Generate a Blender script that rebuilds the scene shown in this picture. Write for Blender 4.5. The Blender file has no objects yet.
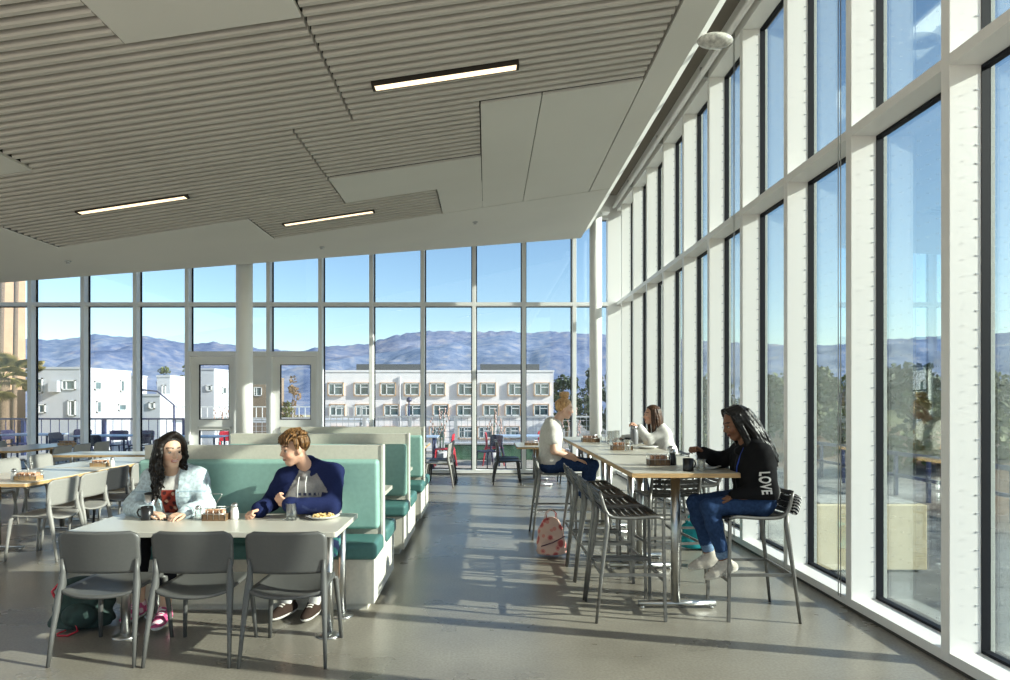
import bpy, bmesh, math, random
import numpy as np
from mathutils import Vector, Matrix, Euler
from mathutils.bvhtree import BVHTree
PI = math.pi
S = bpy.context.scene
COL = S.collection
random.seed(7)
RNG = np.random.default_rng(7)
EYE = 1.63

# ------------------------------------------------------------------ materials
def mat(name, col, rough=0.5, metal=0.0, noise=None, bump=None, spec=None, emit=None, attr=False, stretch=None, alpha=None, trans=None, col2=None):
    m = bpy.data.materials.new(name); m.use_nodes = True
    nt = m.node_tree; N = nt.nodes; L = nt.links
    b = N['Principled BSDF']
    c = (*col, 1.0)
    b.inputs['Base Color'].default_value = c
    b.inputs['Roughness'].default_value = rough
    b.inputs['Metallic'].default_value = metal
    if spec is not None: b.inputs['Specular IOR Level'].default_value = spec
    if emit: 
        b.inputs['Emission Color'].default_value = (*emit[:3], 1); b.inputs['Emission Strength'].default_value = emit[3]
    if trans is not None: b.inputs['Transmission Weight'].default_value = trans
    tc = N.new('ShaderNodeTexCoord'); mp = N.new('ShaderNodeMapping')
    L.new(tc.outputs['Object'], mp.inputs['Vector'])
    if stretch: mp.inputs['Scale'].default_value = stretch
    src = None
    if attr:
        a = N.new('ShaderNodeAttribute'); a.attribute_name = 'Col'; src = a.outputs['Color']
        L.new(src, b.inputs['Base Color'])
    if noise:                                   # (scale, amount) or (scale, amount, detail)
        n = N.new('ShaderNodeTexNoise'); n.inputs['Scale'].default_value = noise[0]
        n.inputs['Detail'].default_value = noise[2] if len(noise) > 2 else 4
        L.new(mp.outputs['Vector'], n.inputs['Vector'])
        mx = N.new('ShaderNodeMix'); mx.data_type = 'RGBA'; mx.blend_type = 'MIX'
        cr = N.new('ShaderNodeValToRGB'); cr.color_ramp.elements[0].position = .33; cr.color_ramp.elements[1].position = .67
        L.new(n.outputs['Fac'], cr.inputs['Fac'])
        if attr:
            cr.color_ramp.elements[0].color = (1-noise[1],)*3+(1,); cr.color_ramp.elements[1].color = (1+noise[1],)*3+(1,)
            mx.blend_type = 'MULTIPLY'; mx.inputs[0].default_value = 1
            L.new(src, mx.inputs[6]); L.new(cr.outputs['Color'], mx.inputs[7])
        else:
            k = noise[1]
            lo = tuple(max(0, x*(1-k)) for x in col); hi = col2 if col2 else tuple(min(1, x*(1+k)) for x in col)
            L.new(cr.outputs['Color'], mx.inputs[0]); mx.inputs[6].default_value = (*lo, 1); mx.inputs[7].default_value = (*hi, 1)
        L.new(mx.outputs[2], b.inputs['Base Color'])
    if bump:                                    # (scale, strength, distance)
        n2 = N.new('ShaderNodeTexNoise'); n2.inputs['Scale'].default_value = bump[0]; n2.inputs['Detail'].default_value = 3
        L.new(mp.outputs['Vector'], n2.inputs['Vector'])
        bp = N.new('ShaderNodeBump'); bp.inputs['Strength'].default_value = bump[1]; bp.inputs['Distance'].default_value = bump[2] if len(bump) > 2 else .01
        L.new(n2.outputs['Fac'], bp.inputs['Height']); L.new(bp.outputs['Normal'], b.inputs['Normal'])
    return m

def glass_mat(name, tint=(1,1,1), refl=0.06, edge=0.3, dots=False, axis='Y'):
    m = bpy.data.materials.new(name); m.use_nodes = True
    nt = m.node_tree; N = nt.nodes; L = nt.links
    N.remove(N['Principled BSDF']); out = N['Material Output']
    tr = N.new('ShaderNodeBsdfTransparent'); tr.inputs['Color'].default_value = (*tint, 1)
    gl = N.new('ShaderNodeBsdfGlossy'); gl.inputs['Roughness'].default_value = 0.0; gl.inputs['Color'].default_value = (1,1,1,1)
    lw = N.new('ShaderNodeLayerWeight'); lw.inputs['Blend'].default_value = .35
    mr = N.new('ShaderNodeMapRange'); mr.inputs['To Min'].default_value = refl; mr.inputs['To Max'].default_value = edge
    L.new(lw.outputs['Fresnel'], mr.inputs['Value'])
    mix = N.new('ShaderNodeMixShader'); L.new(mr.outputs['Result'], mix.inputs['Fac'])
    L.new(tr.outputs[0], mix.inputs[1]); L.new(gl.outputs[0], mix.inputs[2])
    last = mix
    if dots:                                     # the bird-safe dot frit of the window wall
        g = N.new('ShaderNodeNewGeometry'); sp = N.new('ShaderNodeSeparateXYZ'); L.new(g.outputs['Position'], sp.inputs[0])
        def fr(o, s):
            a = N.new('ShaderNodeMath'); a.operation = 'MULTIPLY'; a.inputs[1].default_value = 1/s; L.new(o, a.inputs[0])
            f = N.new('ShaderNodeMath'); f.operation = 'FRACT'; L.new(a.outputs[0], f.inputs[0])
            h = N.new('ShaderNodeMath'); h.operation = 'SUBTRACT'; h.inputs[1].default_value = .5; L.new(f.outputs[0], h.inputs[0])
            q = N.new('ShaderNodeMath'); q.operation = 'MULTIPLY'; L.new(h.outputs[0], q.inputs[0]); L.new(h.outputs[0], q.inputs[1]); return q
        a = fr(sp.outputs[axis], .1); b = fr(sp.outputs['Z'], .1)
        s = N.new('ShaderNodeMath'); s.operation = 'ADD'; L.new(a.outputs[0], s.inputs[0]); L.new(b.outputs[0], s.inputs[1])
        lt = N.new('ShaderNodeMath'); lt.operation = 'LESS_THAN'; lt.inputs[1].default_value = .0012; L.new(s.outputs[0], lt.inputs[0])
        df = N.new('ShaderNodeBsdfDiffuse'); df.inputs['Color'].default_value = (.85,.87,.88,1)
        hf = N.new('ShaderNodeMath'); hf.operation = 'MULTIPLY'; hf.inputs[1].default_value = .5; L.new(lt.outputs[0], hf.inputs[0])
        m2 = N.new('ShaderNodeMixShader'); L.new(hf.outputs[0], m2.inputs['Fac']); L.new(mix.outputs[0], m2.inputs[1]); L.new(df.outputs[0], m2.inputs[2]); last = m2
    L.new(last.outputs[0], out.inputs['Surface'])
    return m

# ------------------------------------------------------------------ mesh builder
class MB:
    def __init__(s): s.v = []; s.f = []; s.smooth = []
    def add(s, vs, fs, smooth=False):
        o = len(s.v); s.v.extend([tuple(map(float, p)) for p in vs]); s.f.extend([tuple(i+o for i in f) for f in fs]); s.smooth.extend([smooth]*len(fs)); return s
    def box(s, c, d, rz=0, rot=None):
        R = rot if rot is not None else Matrix.Rotation(rz, 3, 'Z')
        vs = []
        for x in (-.5,.5):
            for y in (-.5,.5):
                for z in (-.5,.5): vs.append(Vector(c) + R @ Vector((x*d[0], y*d[1], z*d[2])))
        return s.add(vs, [(0,1,3,2),(4,6,7,5),(0,4,5,1),(2,3,7,6),(0,2,6,4),(1,5,7,3)])
    def bb(s, x0,x1,y0,y1,z0,z1): return s.box(((x0+x1)/2,(y0+y1)/2,(z0+z1)/2),(x1-x0,y1-y0,z1-z0))
    def tube(s, pts, r, n=10, smooth=True, flat=(1,1), square=False):
        P = [Vector(p) for p in pts]; m = len(P); R = r if isinstance(r,(list,tuple)) else [r]*m
        if square: n = 4; smooth = False
        t0 = (P[1]-P[0]).normalized(); up = Vector((0,0,1)) if abs(t0.z) < .9 else Vector((1,0,0))
        a = t0.cross(up).normalized(); vs = []
        for i in range(m):
            t = (P[min(i+1,m-1)]-P[max(i-1,0)]).normalized()
            a = (a - t*a.dot(t)).normalized(); b = t.cross(a)
            for k in range(n):
                w = 2*PI*(k+(.5 if square else 0))/n; q = 1.3 if square else 1
                vs.append(P[i] + (a*math.cos(w)*flat[0] + b*math.sin(w)*flat[1])*R[i]*q)
        fs = []
        for i in range(m-1):
            for k in range(n): fs.append((i*n+k, i*n+(k+1)%n, (i+1)*n+(k+1)%n, (i+1)*n+k))
        s.add(vs, fs, smooth)
        o = len(s.v)-m*n
        s.f.append(tuple(o+k for k in range(n))[::-1]); s.f.append(tuple(o+(m-1)*n+k for k in range(n))); s.smooth += [False, False]
        return s
    def lathe(s, prof, c=(0,0,0), n=24, smooth=True, sx=1, sy=1):
        vs = []; m = len(prof)
        for (r,z) in prof:
            for k in range(n):
                w = 2*PI*k/n; vs.append((c[0]+r*math.cos(w)*sx, c[1]+r*math.sin(w)*sy, c[2]+z))
        fs = [(i*n+k, i*n+(k+1)%n, (i+1)*n+(k+1)%n, (i+1)*n+k) for i in range(m-1) for k in range(n)]
        s.add(vs, fs, smooth); o = len(s.v)-m*n
        if prof[0][0] > 1e-5: s.f.append(tuple(o+k for k in range(n))[::-1]); s.smooth.append(False)
        if prof[-1][0] > 1e-5: s.f.append(tuple(o+(m-1)*n+k for k in range(n))); s.smooth.append(False)
        return s
    def prism(s, poly, z0, z1, M=None):
        n = len(poly); vs = [(x,y,z0) for x,y in poly] + [(x,y,z1) for x,y in poly]
        if M is not None: vs = [M @ Vector(p) for p in vs]
        return s.add(vs, [tuple(range(n))[::-1], tuple(range(n,2*n))] + [(i,(i+1)%n,n+(i+1)%n,n+i) for i in range(n)])
    def sheet(s, fn, nu, nv, th):
        G = np.array([[fn(-1+2*i/nu, j/nv) for j in range(nv+1)] for i in range(nu+1)])
        du = np.gradient(G, axis=0); dv = np.gradient(G, axis=1)
        n = np.cross(du, dv); n /= np.linalg.norm(n, axis=2, keepdims=True)+1e-9
        A = (G+n*th/2).reshape(-1,3); B = (G-n*th/2).reshape(-1,3); M = len(A); w = nv+1
        fs = []
        for i in range(nu):
            for j in range(nv):
                q = (i*w+j, (i+1)*w+j, (i+1)*w+j+1, i*w+j+1); fs.append(q); fs.append(tuple(M+k for k in q[::-1]))
        ring = [i*w for i in range(nu+1)] + [nu*w+j for j in range(1,nv+1)] + [i*w+nv for i in range(nu-1,-1,-1)] + [j for j in range(nv-1,0,-1)]
        k = len(ring)
        for a in range(k): b = (a+1)%k; fs.append((ring[a], M+ring[a], M+ring[b], ring[b]))
        return s.add(list(A)+list(B), fs, True)
    def ball(s, c, r, n=12, m=8):
        rr = r if isinstance(r,(list,tuple)) else (r,r,r)
        prof = [(math.sin(PI*i/m), -math.cos(PI*i/m)) for i in range(m+1)]; vs = []
        for (q,z) in prof:
            for k in range(n): w = 2*PI*k/n; vs.append((c[0]+rr[0]*q*math.cos(w), c[1]+rr[1]*q*math.sin(w), c[2]+rr[2]*z))
        return s.add(vs, [(i*n+k, i*n+(k+1)%n, (i+1)*n+(k+1)%n, (i+1)*n+k) for i in range(m) for k in range(n)], True)
    def build(s, name, m, parent=None, bevel=None, seg=2):
        me = bpy.data.meshes.new(name); me.from_pydata(s.v, [], s.f)
        me.polygons.foreach_set('use_smooth', s.smooth); me.update()
        return link(name, me, m, parent, bevel, seg)

def link(name, me, m, parent=None, bevel=None, seg=2):
    o = bpy.data.objects.new(name, me); COL.objects.link(o)
    if m is not None: me.materials.append(m)
    if parent is not None: o.parent = parent
    if bevel:
        b = o.modifiers.new('Bevel', 'BEVEL'); b.width = bevel; b.segments = seg; b.limit_method = 'ANGLE'; b.angle_limit = math.radians(40)
    return o

def tag(o, label=None, cat=None, group=None, kind=None):
    if label: o['label'] = label
    if cat: o['category'] = cat
    if group: o['group'] = group
    if kind: o['kind'] = kind
    return o
def thing(name, label, cat, loc=(0,0,0), rz=0, group=None):
    o = bpy.data.objects.new(name, None); COL.objects.link(o); o.empty_display_size = .1
    o.location = loc; o.rotation_euler = (0,0,rz); return tag(o, label, cat, group)
def struct(name, mb=None, m=None, parent=None, label=None, bevel=None):
    if mb is None:
        o = bpy.data.objects.new(name, None); COL.objects.link(o)
    else: o = mb.build(name, m, parent, bevel)
    if parent is None: o['kind'] = 'structure'
    if label: o['label'] = label
    return o
def dup(root, loc, rz=0, label=None, group=None, scale=None):
    def cp(o, par):
        c = o.copy(); COL.objects.link(c)
        if par is not None: c.parent = par
        for ch in o.children: cp(ch, c)
        return c
    r = cp(root, None); r.location = loc; r.rotation_euler = (0,0,rz)
    if scale: r.scale = (scale,)*3 if not isinstance(scale, tuple) else scale
    if label: r['label'] = label
    if group: r['group'] = group
    return r
def sm(a,b,x):
    t = min(1,max(0,(x-a)/(b-a))); return t*t*(3-2*t)
def L3(r,g,b):     # sRGB 0..255 -> linear
    f = lambda c: (c/255/12.92) if c/255 <= .04045 else ((c/255+.055)/1.055)**2.4
    return (f(r),f(g),f(b))
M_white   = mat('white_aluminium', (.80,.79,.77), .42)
M_whiteb  = mat('white_aluminium_lit', (.88,.875,.86), .42)  # lighter copy for the back frames, bounced light put into its colour
M_whitep  = mat('white_paint', (.88,.87,.84), .6, noise=(3,.02))
M_dark    = mat('black_gasket', (.010,.011,.016), .6, spec=.2)
M_strip   = mat('bright_strip', (.62,.62,.58), .35)
M_ceil    = mat('ceiling_board', (.72,.705,.66), .8, noise=(.6,.03))
M_slat    = mat('ceiling_slat_paint', (.575,.55,.505), .7, noise=(2,.04))
M_ceilbk  = mat('ceiling_void', (.05,.043,.036), .9)
M_roof    = mat('roof_underside', (.24,.21,.175), .8)
M_lam     = mat('cream_laminate', (.62,.585,.50), .45, noise=(40,.04))
M_lamend  = mat('cream_laminate_edge', (.70,.67,.6), .45, noise=(30,.03))
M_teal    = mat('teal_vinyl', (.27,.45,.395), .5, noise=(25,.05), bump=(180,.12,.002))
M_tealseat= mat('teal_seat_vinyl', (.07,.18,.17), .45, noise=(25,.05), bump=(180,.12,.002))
M_table   = mat('grey_laminate_top', (.56,.535,.47), .28, noise=(90,.03))
M_table2  = mat('beige_laminate_top', (.47,.44,.37), .3, noise=(90,.03))
M_wood    = mat('ply_edge', (.56,.36,.17), .5, noise=(14,.16), stretch=(1,1,12))
M_steel   = mat('brushed_steel', (.52,.52,.51), .32, metal=1.0)
M_chair   = mat('grey_plastic', (.100,.100,.096), .42, noise=(60,.03), bump=(300,.05,.001))
M_chairl  = mat('pale_grey_plastic', (.30,.29,.27), .45, noise=(60,.03), bump=(300,.05,.001))
M_chairk  = mat('charcoal_plastic', (.035,.035,.037), .45)
M_stool   = mat('gunmetal_frame', (.20,.195,.185), .42, metal=.6, noise=(18,.12))
M_stools  = mat('dark_slats', (.045,.044,.042), .38, metal=.4)
M_black   = mat('black_ceramic', (.012,.012,.013), .3)
M_china   = mat('white_china', (.78,.77,.74), .25)
M_wooddk  = mat('brown_wood', (.16,.095,.05), .5, noise=(10,.3), stretch=(1,6,6))
M_woodlt  = mat('pale_wood', (.45,.29,.15), .5, noise=(10,.2), stretch=(1,6,6))
M_pink    = None
M_glass_r = glass_mat('fritted_glass', (.90,.955,.94), .03, .36, dots=True)
M_glass_b = glass_mat('clear_glass', (.93,.97,.975), .03, .3)
M_clear   = glass_mat('tumbler_glass', (.97,.98,.98), .05, .6)
M_lamp    = mat('lamp_diffuser', (.9,.85,.75), .5, emit=(1,.76,.48,.95))
M_navy    = mat('navy_metal', (.03,.04,.11), .4)
M_red     = mat('red_plastic', (.52,.03,.05), .4)
M_blue    = mat('pale_blue_top', (.42,.53,.70), .35)
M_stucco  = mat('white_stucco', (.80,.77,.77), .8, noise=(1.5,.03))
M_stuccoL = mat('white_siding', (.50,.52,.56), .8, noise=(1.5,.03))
M_tan     = mat('tan_stucco', (.40,.26,.165), .85, noise=(.8,.08))
M_brown   = mat('brown_siding', (.22,.17,.13), .8, noise=(1,.1))
M_orange  = mat('timber_surround', (.66,.42,.25), .6, noise=(3,.1))
M_pane    = mat('dark_window_glass', (.10,.15,.17), .08, spec=.8, noise=(.7,.4))
M_frame   = mat('white_window_frame', (.75,.76,.76), .5)
M_roofdk  = mat('dark_roof_plant', (.06,.06,.07), .7)
M_bark    = mat('bark', (.17,.12,.085), .9, noise=(20,.3), bump=(30,.5,.02))
M_leafd   = mat('dark_leaf', (.04,.06,.025), .7, noise=(1.2,.5))
M_leafo   = mat('olive_leaf', (.105,.125,.035), .7, noise=(1.2,.5))
M_leafb   = mat('tan_leaf', (.22,.13,.06), .7, noise=(1.2,.4))
M_palm    = mat('palm_leaf', (.17,.17,.055), .6, noise=(3,.5), col2=(.35,.28,.10))
M_concrete= mat('cream_concrete', (.55,.47,.31), .8, noise=(5,.06))
M_pave    = mat('terrace_paving', (.38,.36,.33), .8, noise=(2,.1))
M_hedge   = mat('hedge_green', (.06,.13,.085), .8, noise=(4,.4))
M_flower  = mat('pale_flower', (.52,.36,.32), .8, noise=(20,.3))
M_mesh    = mat('pale_grey_metal', (.45,.46,.48), .5)
M_food    = mat('pale_pasta', (.72,.52,.24), .6, noise=(60,.3))
M_skirt   = mat('dark_skirting', (.05,.048,.045), .6)

# polished concrete floor: cloudy, with sheen
def floor_mat():
    m = bpy.data.materials.new('polished_concrete'); m.use_nodes = True
    nt = m.node_tree; N = nt.nodes; L = nt.links; b = N['Principled BSDF']
    tc = N.new('ShaderNodeTexCoord')
    n1 = N.new('ShaderNodeTexNoise'); n1.inputs['Scale'].default_value = 1.1; n1.inputs['Detail'].default_value = 6; L.new(tc.outputs['Object'], n1.inputs['Vector'])
    n2 = N.new('ShaderNodeTexNoise'); n2.inputs['Scale'].default_value = 60; n2.inputs['Detail'].default_value = 5; L.new(tc.outputs['Object'], n2.inputs['Vector'])
    r1 = N.new('ShaderNodeValToRGB'); e = r1.color_ramp.elements
    e[0].position = .3; e[0].color = (.19,.172,.142,1); e[1].position = .72; e[1].color = (.315,.29,.245,1)
    L.new(n1.outputs['Fac'], r1.inputs['Fac'])
    r2 = N.new('ShaderNodeValToRGB'); e = r2.color_ramp.elements
    e[0].position = .35; e[0].color = (.82,.82,.82,1); e[1].position = .65; e[1].color = (1.1,1.1,1.1,1)
    L.new(n2.outputs['Fac'], r2.inputs['Fac'])
    mx = N.new('ShaderNodeMix'); mx.data_type = 'RGBA'; mx.blend_type = 'MULTIPLY'; mx.inputs[0].default_value = 1
    L.new(r1.outputs['Color'], mx.inputs[6]); L.new(r2.outputs['Color'], mx.inputs[7]); L.new(mx.outputs[2], b.inputs['Base Color'])
    rr = N.new('ShaderNodeMapRange'); rr.inputs['To Min'].default_value = .20; rr.inputs['To Max'].default_value = .38
    L.new(n1.outputs['Fac'], rr.inputs['Value']); L.new(rr.outputs['Result'], b.inputs['Roughness'])
    b.inputs['Specular IOR Level'].default_value = .55
    return m
M_floor = floor_mat()
# ------------------------------------------------------------------ the setting
XW = 2.81            # inner face of the right window wall
YB = 14.6            # inner face of the back window wall
HT = 5.70            # underside of the window head
ROOF = 6.05
DEP = .235           # depth of the mullions
f = MB(); f.bb(-14, XW+DEP+.06, -7, YB+.25, -.3, 0); struct('floor', f, M_floor)

# ceiling: a canted board raft (rises to the right) with slat fields let into it
def zc(x): return 4.63 + .15*x
def slab(mb, x0,x1,y0,y1,t=.03,dz=0):
    vs = [(x,y,zc(x)+dz+k) for k in (0,t) for (x,y) in ((x0,y0),(x1,y0),(x1,y1),(x0,y1))]
    mb.add(vs, [(3,2,1,0),(4,5,6,7),(0,1,5,4),(1,2,6,5),(2,3,7,6),(3,0,4,7)])
def quadslab(mb, pts, t=.03):
    n = len(pts); vs = [(x,y,zc(x)) for x,y in pts]+[(x,y,zc(x)+t) for x,y in pts]
    mb.add(vs, [tuple(range(n))[::-1], tuple(range(n,2*n))]+[(i,(i+1)%n,n+(i+1)%n,n+i) for i in range(n)])
ceil = struct('ceiling')
XR = 1.92
mb = MB()
quadslab(mb, [(-12,3.4),(-12,-3),(XR,-3),(XR,3.4)])
struct('ceiling_board', mb, M_ceil, ceil)
mb = MB(); slab(mb, 1.60, XR, 3.4, 10.5); struct('edge_board', mb, M_ceil, ceil)
def yback(x): return 13.76 + (x-1.94)*.3185 if x > -4.33 else 11.77+(x+4.33)*.325
mb = MB(); quadslab(mb, [(-3.32,10.52),(XR,10.52),(XR,yback(XR)),(-4.33,yback(-4.33)),(-12,yback(-12)),(-12,8.27),(-5.95,8.27),(-5.95,9.36),(-3.32,9.36)])
struct('soffit_board', mb, M_ceil, ceil)
for (x0,x1,y0,y1) in ((-2.65,-1.36,3.4,4.93),(-12,-4.6,3.4,6.8),(-.065,.555,6.83,10.5),(.565,1.585,6.83,10.5),(-1.95,-.075,8.3,9.3),(-.69,-.07,9.3,10.5)):
    mb = MB(); slab(mb, x0,x1,y0,y1); struct('flat_panel', mb, M_ceil, ceil)
# slats, one field per bay between the joints
def cuts(y):
    """covered x-ranges at depth y"""
    c = [(1.58,9)]
    if y < 4.93: c.append((-2.65,-1.36))
    if y < 6.82: c.append((-99,-4.6))
    if 6.82 < y: c.append((-.07,9))
    if 8.29 < y < 9.31: c.append((-1.95,9))
    if y > 9.31: c.append((-.7,9))
    if y > 8.26: c.append((-99,-5.95))
    if y > 9.37: c.append((-99,-3.32))
    return c
SP = .121
fields = {}
y = 3.46
while y < 10.5:
    js = [-12, -4.57, -1.35, 1.58] if y < 6.81 else ([-12, -6.2, -1.96, 1.58] if y < 9.31 else [-12, -6.2, -6.1, 1.58])
    for b in range(3):
        segs = [(js[b]+.012, js[b+1]-.012)]
        for (a,c) in cuts(y):
            ns = []
            for (p,q) in segs:
                if c <= p or a >= q: ns.append((p,q)); continue
                if a-.01 > p: ns.append((p,a-.01))
                if c+.01 < q: ns.append((c+.01,q))
            segs = ns
        for (p,q) in segs:
            if q-p < .05: continue
            m_ = fields.setdefault((b, y < 6.81), MB())
            w = .062; h = .085
            vs = []
            for x in (p,q):
                z = zc(x)
                # slat with a chamfered lower edge
                for (dy,dz) in ((-w/2,h),(-w/2,.012),(-w/2+.012,0),(w/2-.012,0),(w/2,.012),(w/2,h)): vs.append((x,y+dy,z+dz))
            m_.add(vs, [(i,(i+1)%6,6+(i+1)%6,6+i) for i in range(6)]+[(5,4,3,2,1,0),(6,7,8,9,10,11)])
    y += SP
for k, m_ in fields.items(): struct('slat_panel', m_, M_slat, ceil)
mb = MB(); slab(mb, -12, 1.6, 3.4, 10.5, .02, .10); struct('slat_backing', mb, M_ceilbk, ceil)
mb = MB()
for (x,y0,y1) in ((-5.95,8.27,9.36),(-3.32,9.36,10.5)): mb.bb(x-.02,x,y0,y1,zc(x)-.004,zc(x)+.03)
struct('panel_trim', mb, M_whitep, ceil)
mb = MB()                                       # sloping lit edge of the raft
ya, yb = -3, yback(XR)-.5
mb.add([(XR,ya,zc(XR)),(XR,yb,zc(XR)),(XR+.10,yb,zc(XR)+.08),(XR+.10,ya,zc(XR)+.08),(XR,ya,zc(XR)+.3),(XR,yb,zc(XR)+.3),(XR+.1,ya,zc(XR)+.3),(XR+.1,yb,zc(XR)+.3)],
       [(0,1,2,3),(3,2,7,6),(4,6,7,5),(0,4,5,1),(0,3,6,4),(1,5,7,2)])
struct('raft_edge', mb, M_whitep, ceil)
mb = MB(); mb.bb(-14, XW+DEP+.3, -7, YB+.4, ROOF, ROOF+.25); struct('trim_1', mb, M_roof)

# right window wall, one window per bay
FB = 1/.000584/673/XW                            # bay as read off the photo (~1.1 m * f)
ys = [.002193*673*XW - .018 + k*1.105 for k in range(-4, 11)]
ys = [v for v in ys if v < YB-.2]
MW = .078
TZ = 3.66
# shared pieces
def mull_mesh(h0, h1):
    b = MB(); b.bb(XW, XW+DEP, -MW/2, MW/2, h0, h1); return b
dot_shadow = None
for i in range(len(ys)):
    y0 = ys[i]; y1 = ys[i+1] if i+1 < len(ys) else YB+.1
    w = struct('window_%d' % (i+1))
    w.location = (0, 0, 0)
    b = MB(); b.bb(XW, XW+DEP, y0-MW/2, y0+MW/2, 0, HT+.0); struct('mullion', b, M_white, w, bevel=.004)
    ya, yb = y0+MW/2, y1-MW/2
    b = MB(); b.bb(XW, XW+DEP, ya, yb, .02, .085); struct('sill', b, M_white, w)
    b = MB(); b.bb(XW, XW+DEP, ya, yb, TZ, TZ+.07); struct('transom', b, M_white, w)
    b = MB(); b.bb(XW, XW+DEP, ya-MW, yb, HT, ROOF); struct('head', b, M_white, w)
    b = MB(); xg = XW+DEP-.012
    for (z0,z1) in ((.085,TZ),(TZ+.07,HT)):
        for (p,q,r,s_) in ((ya,ya+.012,z0,z1),(yb-.005,yb,z0,z1),(ya,yb,z0,z0+.02),(ya,yb,z1-.02,z1)): b.bb(xg-.03,xg+.02,p,q,r,s_)
    # the gasket also shows as a dark strip at the back edge of the mullion side
    b.bb(XW+DEP-.030, XW+DEP+.015, y0-MW/2-.003, y0+MW/2+.002, .09, HT)
    struct('gasket', b, M_dark, w)
    if y0 > 1.5:
        b = MB(); b.bb(XW+DEP+.015, XW+DEP+.04, y0-MW/2-.004, y0+MW/2, .09, HT); struct('outer_cap', b, M_strip, w)
        b = MB()
        for k in range(50):
            z = .15 + k*.112
            if abs(z-TZ-.03) < .08 or z > HT-.05: continue
            b.bb(XW+.158, XW+.180, y0-MW/2-.0035, y0-MW/2, z-.004, z+.004)
        struct('dot_shadow_row', b, M_mesh, w)  # raised ticks standing in for the shadows of the glass dots
    for (z0,z1) in ((.085,TZ),(TZ+.07,HT)):
        b = MB(); b.bb(XW+DEP-.006, XW+DEP+.006, ya-.02, yb+.02, z0-.01, z1+.01); struct('pane', b, M_glass_r, w)
b = MB(); b.bb(XW-.004, XW+.02, ys[0], YB, 0, .02); struct('baseboard_right', b, M_skirt)
for yy in (5.0, 6.12, 8.33):
    pass

# back window wall
px = [-22, 29, 82, 134.5, 186.5, 238, 268, 320, 371, 422.5, 474, 524, 574.5, 622]
xs = [(p-487)*YB/673 for p in px]
MW2 = .082
TB = 3.69
door_bays = {4: 1, 6: 2}
wn = len(ys)
for i in range(len(xs)-1):
    x0, x1 = xs[i], xs[i+1]; wn += 1
    w = struct('window_%d' % wn)
    b = MB(); b.bb(x0-MW2/2, x0+MW2/2, YB, YB+.2, 0, ROOF); struct('mullion', b, M_whiteb, w, bevel=.004)
    xa, xb = x0+MW2/2, x1-MW2/2
    b = MB(); b.bb(xa, xb, YB+.0, YB+.2, TB-.035, TB+.04); struct('transom', b, M_whiteb, w)
    b = MB(); b.bb(xa, xb, YB, YB+.2, 5.55, ROOF); struct('head', b, M_whiteb, w)
    low = .09
    if i in door_bays or i == 5:
        low = 2.66
        b = MB(); b.bb(xa, xb, YB-.03, YB+.2, 2.56, 2.66); struct('door_header', b, M_whiteb, w)
        if i == 5:                                # solid panel between the doors
            b = MB(); b.bb(xa, xb, YB+.08, YB+.12, 1.95, 2.56); struct('blank_panel', b, M_whitep, w)
            b = MB(); b.bb(xa, xb, YB, YB+.2, .02, .09); struct('sill', b, M_whiteb, w)
            b = MB(); b.bb(xa, xb, YB+.09, YB+.10, .09, 1.95); struct('pane', b, M_glass_b, w)
    else:
        b = MB(); b.bb(xa, xb, YB, YB+.2, .02, .09); struct('sill', b, M_whiteb, w)
    g = MB()
    for (z0,z1) in ((low,TB-.035),(TB+.04,5.55)):
        for (p,q,r,s_) in ((xa,xa+.022,z0,z1),(xb-.022,xb,z0,z1),(xa,xb,z0,z0+.015),(xa,xb,z1-.015,z1)): g.bb(p,q,YB+.17,YB+.21,r,s_)
        b = MB(); b.bb(xa, xb, YB+.18, YB+.19, z0, z1); struct('pane', b, M_glass_b, w)
    struct('gasket', g, M_dark, w)
    if i in door_bays:
        d = struct('door_%d' % door_bays[i])
        a0, a1 = xa+.04, xb-.04
        if a1-a0 > 1.0: a1 = a0+1.0
        b = MB()
        b.bb(xa, a0, YB-.02, YB+.14, 0, 2.56); b.bb(a1, xb, YB-.02, YB+.14, 0, 2.56); struct('door_frame', b, M_whiteb, d)
        b = MB(); yl = YB+.05
        g0, g1 = a0+.17, a1-.13
        b.bb(a0, g0, yl, yl+.05, .01, 2.55); b.bb(g1, a1, yl, yl+.05, .01, 2.55)
        b.bb(g0, g1, yl, yl+.05, 2.38, 2.55); b.bb(g0, g1, yl, yl+.05, .95, 1.18); b.bb(g0, g1, yl, yl+.05, .01, .25)
        struct('door_leaf', b, M_whitep, d)
        for (z0,z1) in ((1.18,2.38),(.25,.95)):
            b = MB(); b.bb(g0, g1, yl+.02, yl+.03, z0, z1); struct('pane', b, M_glass_b, d)
            b = MB()
            for (p,q,r,s_) in ((g0,g0+.012,z0,z1),(g1-.012,g1,z0,z1),(g0,g1,z0,z0+.012),(g0,g1,z1-.012,z1)): b.bb(p,q,yl-.004,yl+.054,r,s_)
            struct('glazing_bead', b, M_dark, d)
        b = MB(); b.bb(g0, g1+.05, yl-.07, yl-.04, .98, 1.03); b.bb(g0,g0+.04,yl-.05,yl,.98,1.03); b.bb(g1,g1+.04,yl-.05,yl,.98,1.03); struct('push_bar', b, M_steel, d)
# corner closing piece between the two window walls
b = MB(); b.bb(2.62, XW+DEP, YB, YB+.22, 0, ROOF); struct('trim_2', b, M_whiteb)
b = MB(); b.bb(-14, 2.62, YB-.012, YB, 0, .02); struct('baseboard_back', b, M_skirt)

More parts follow.
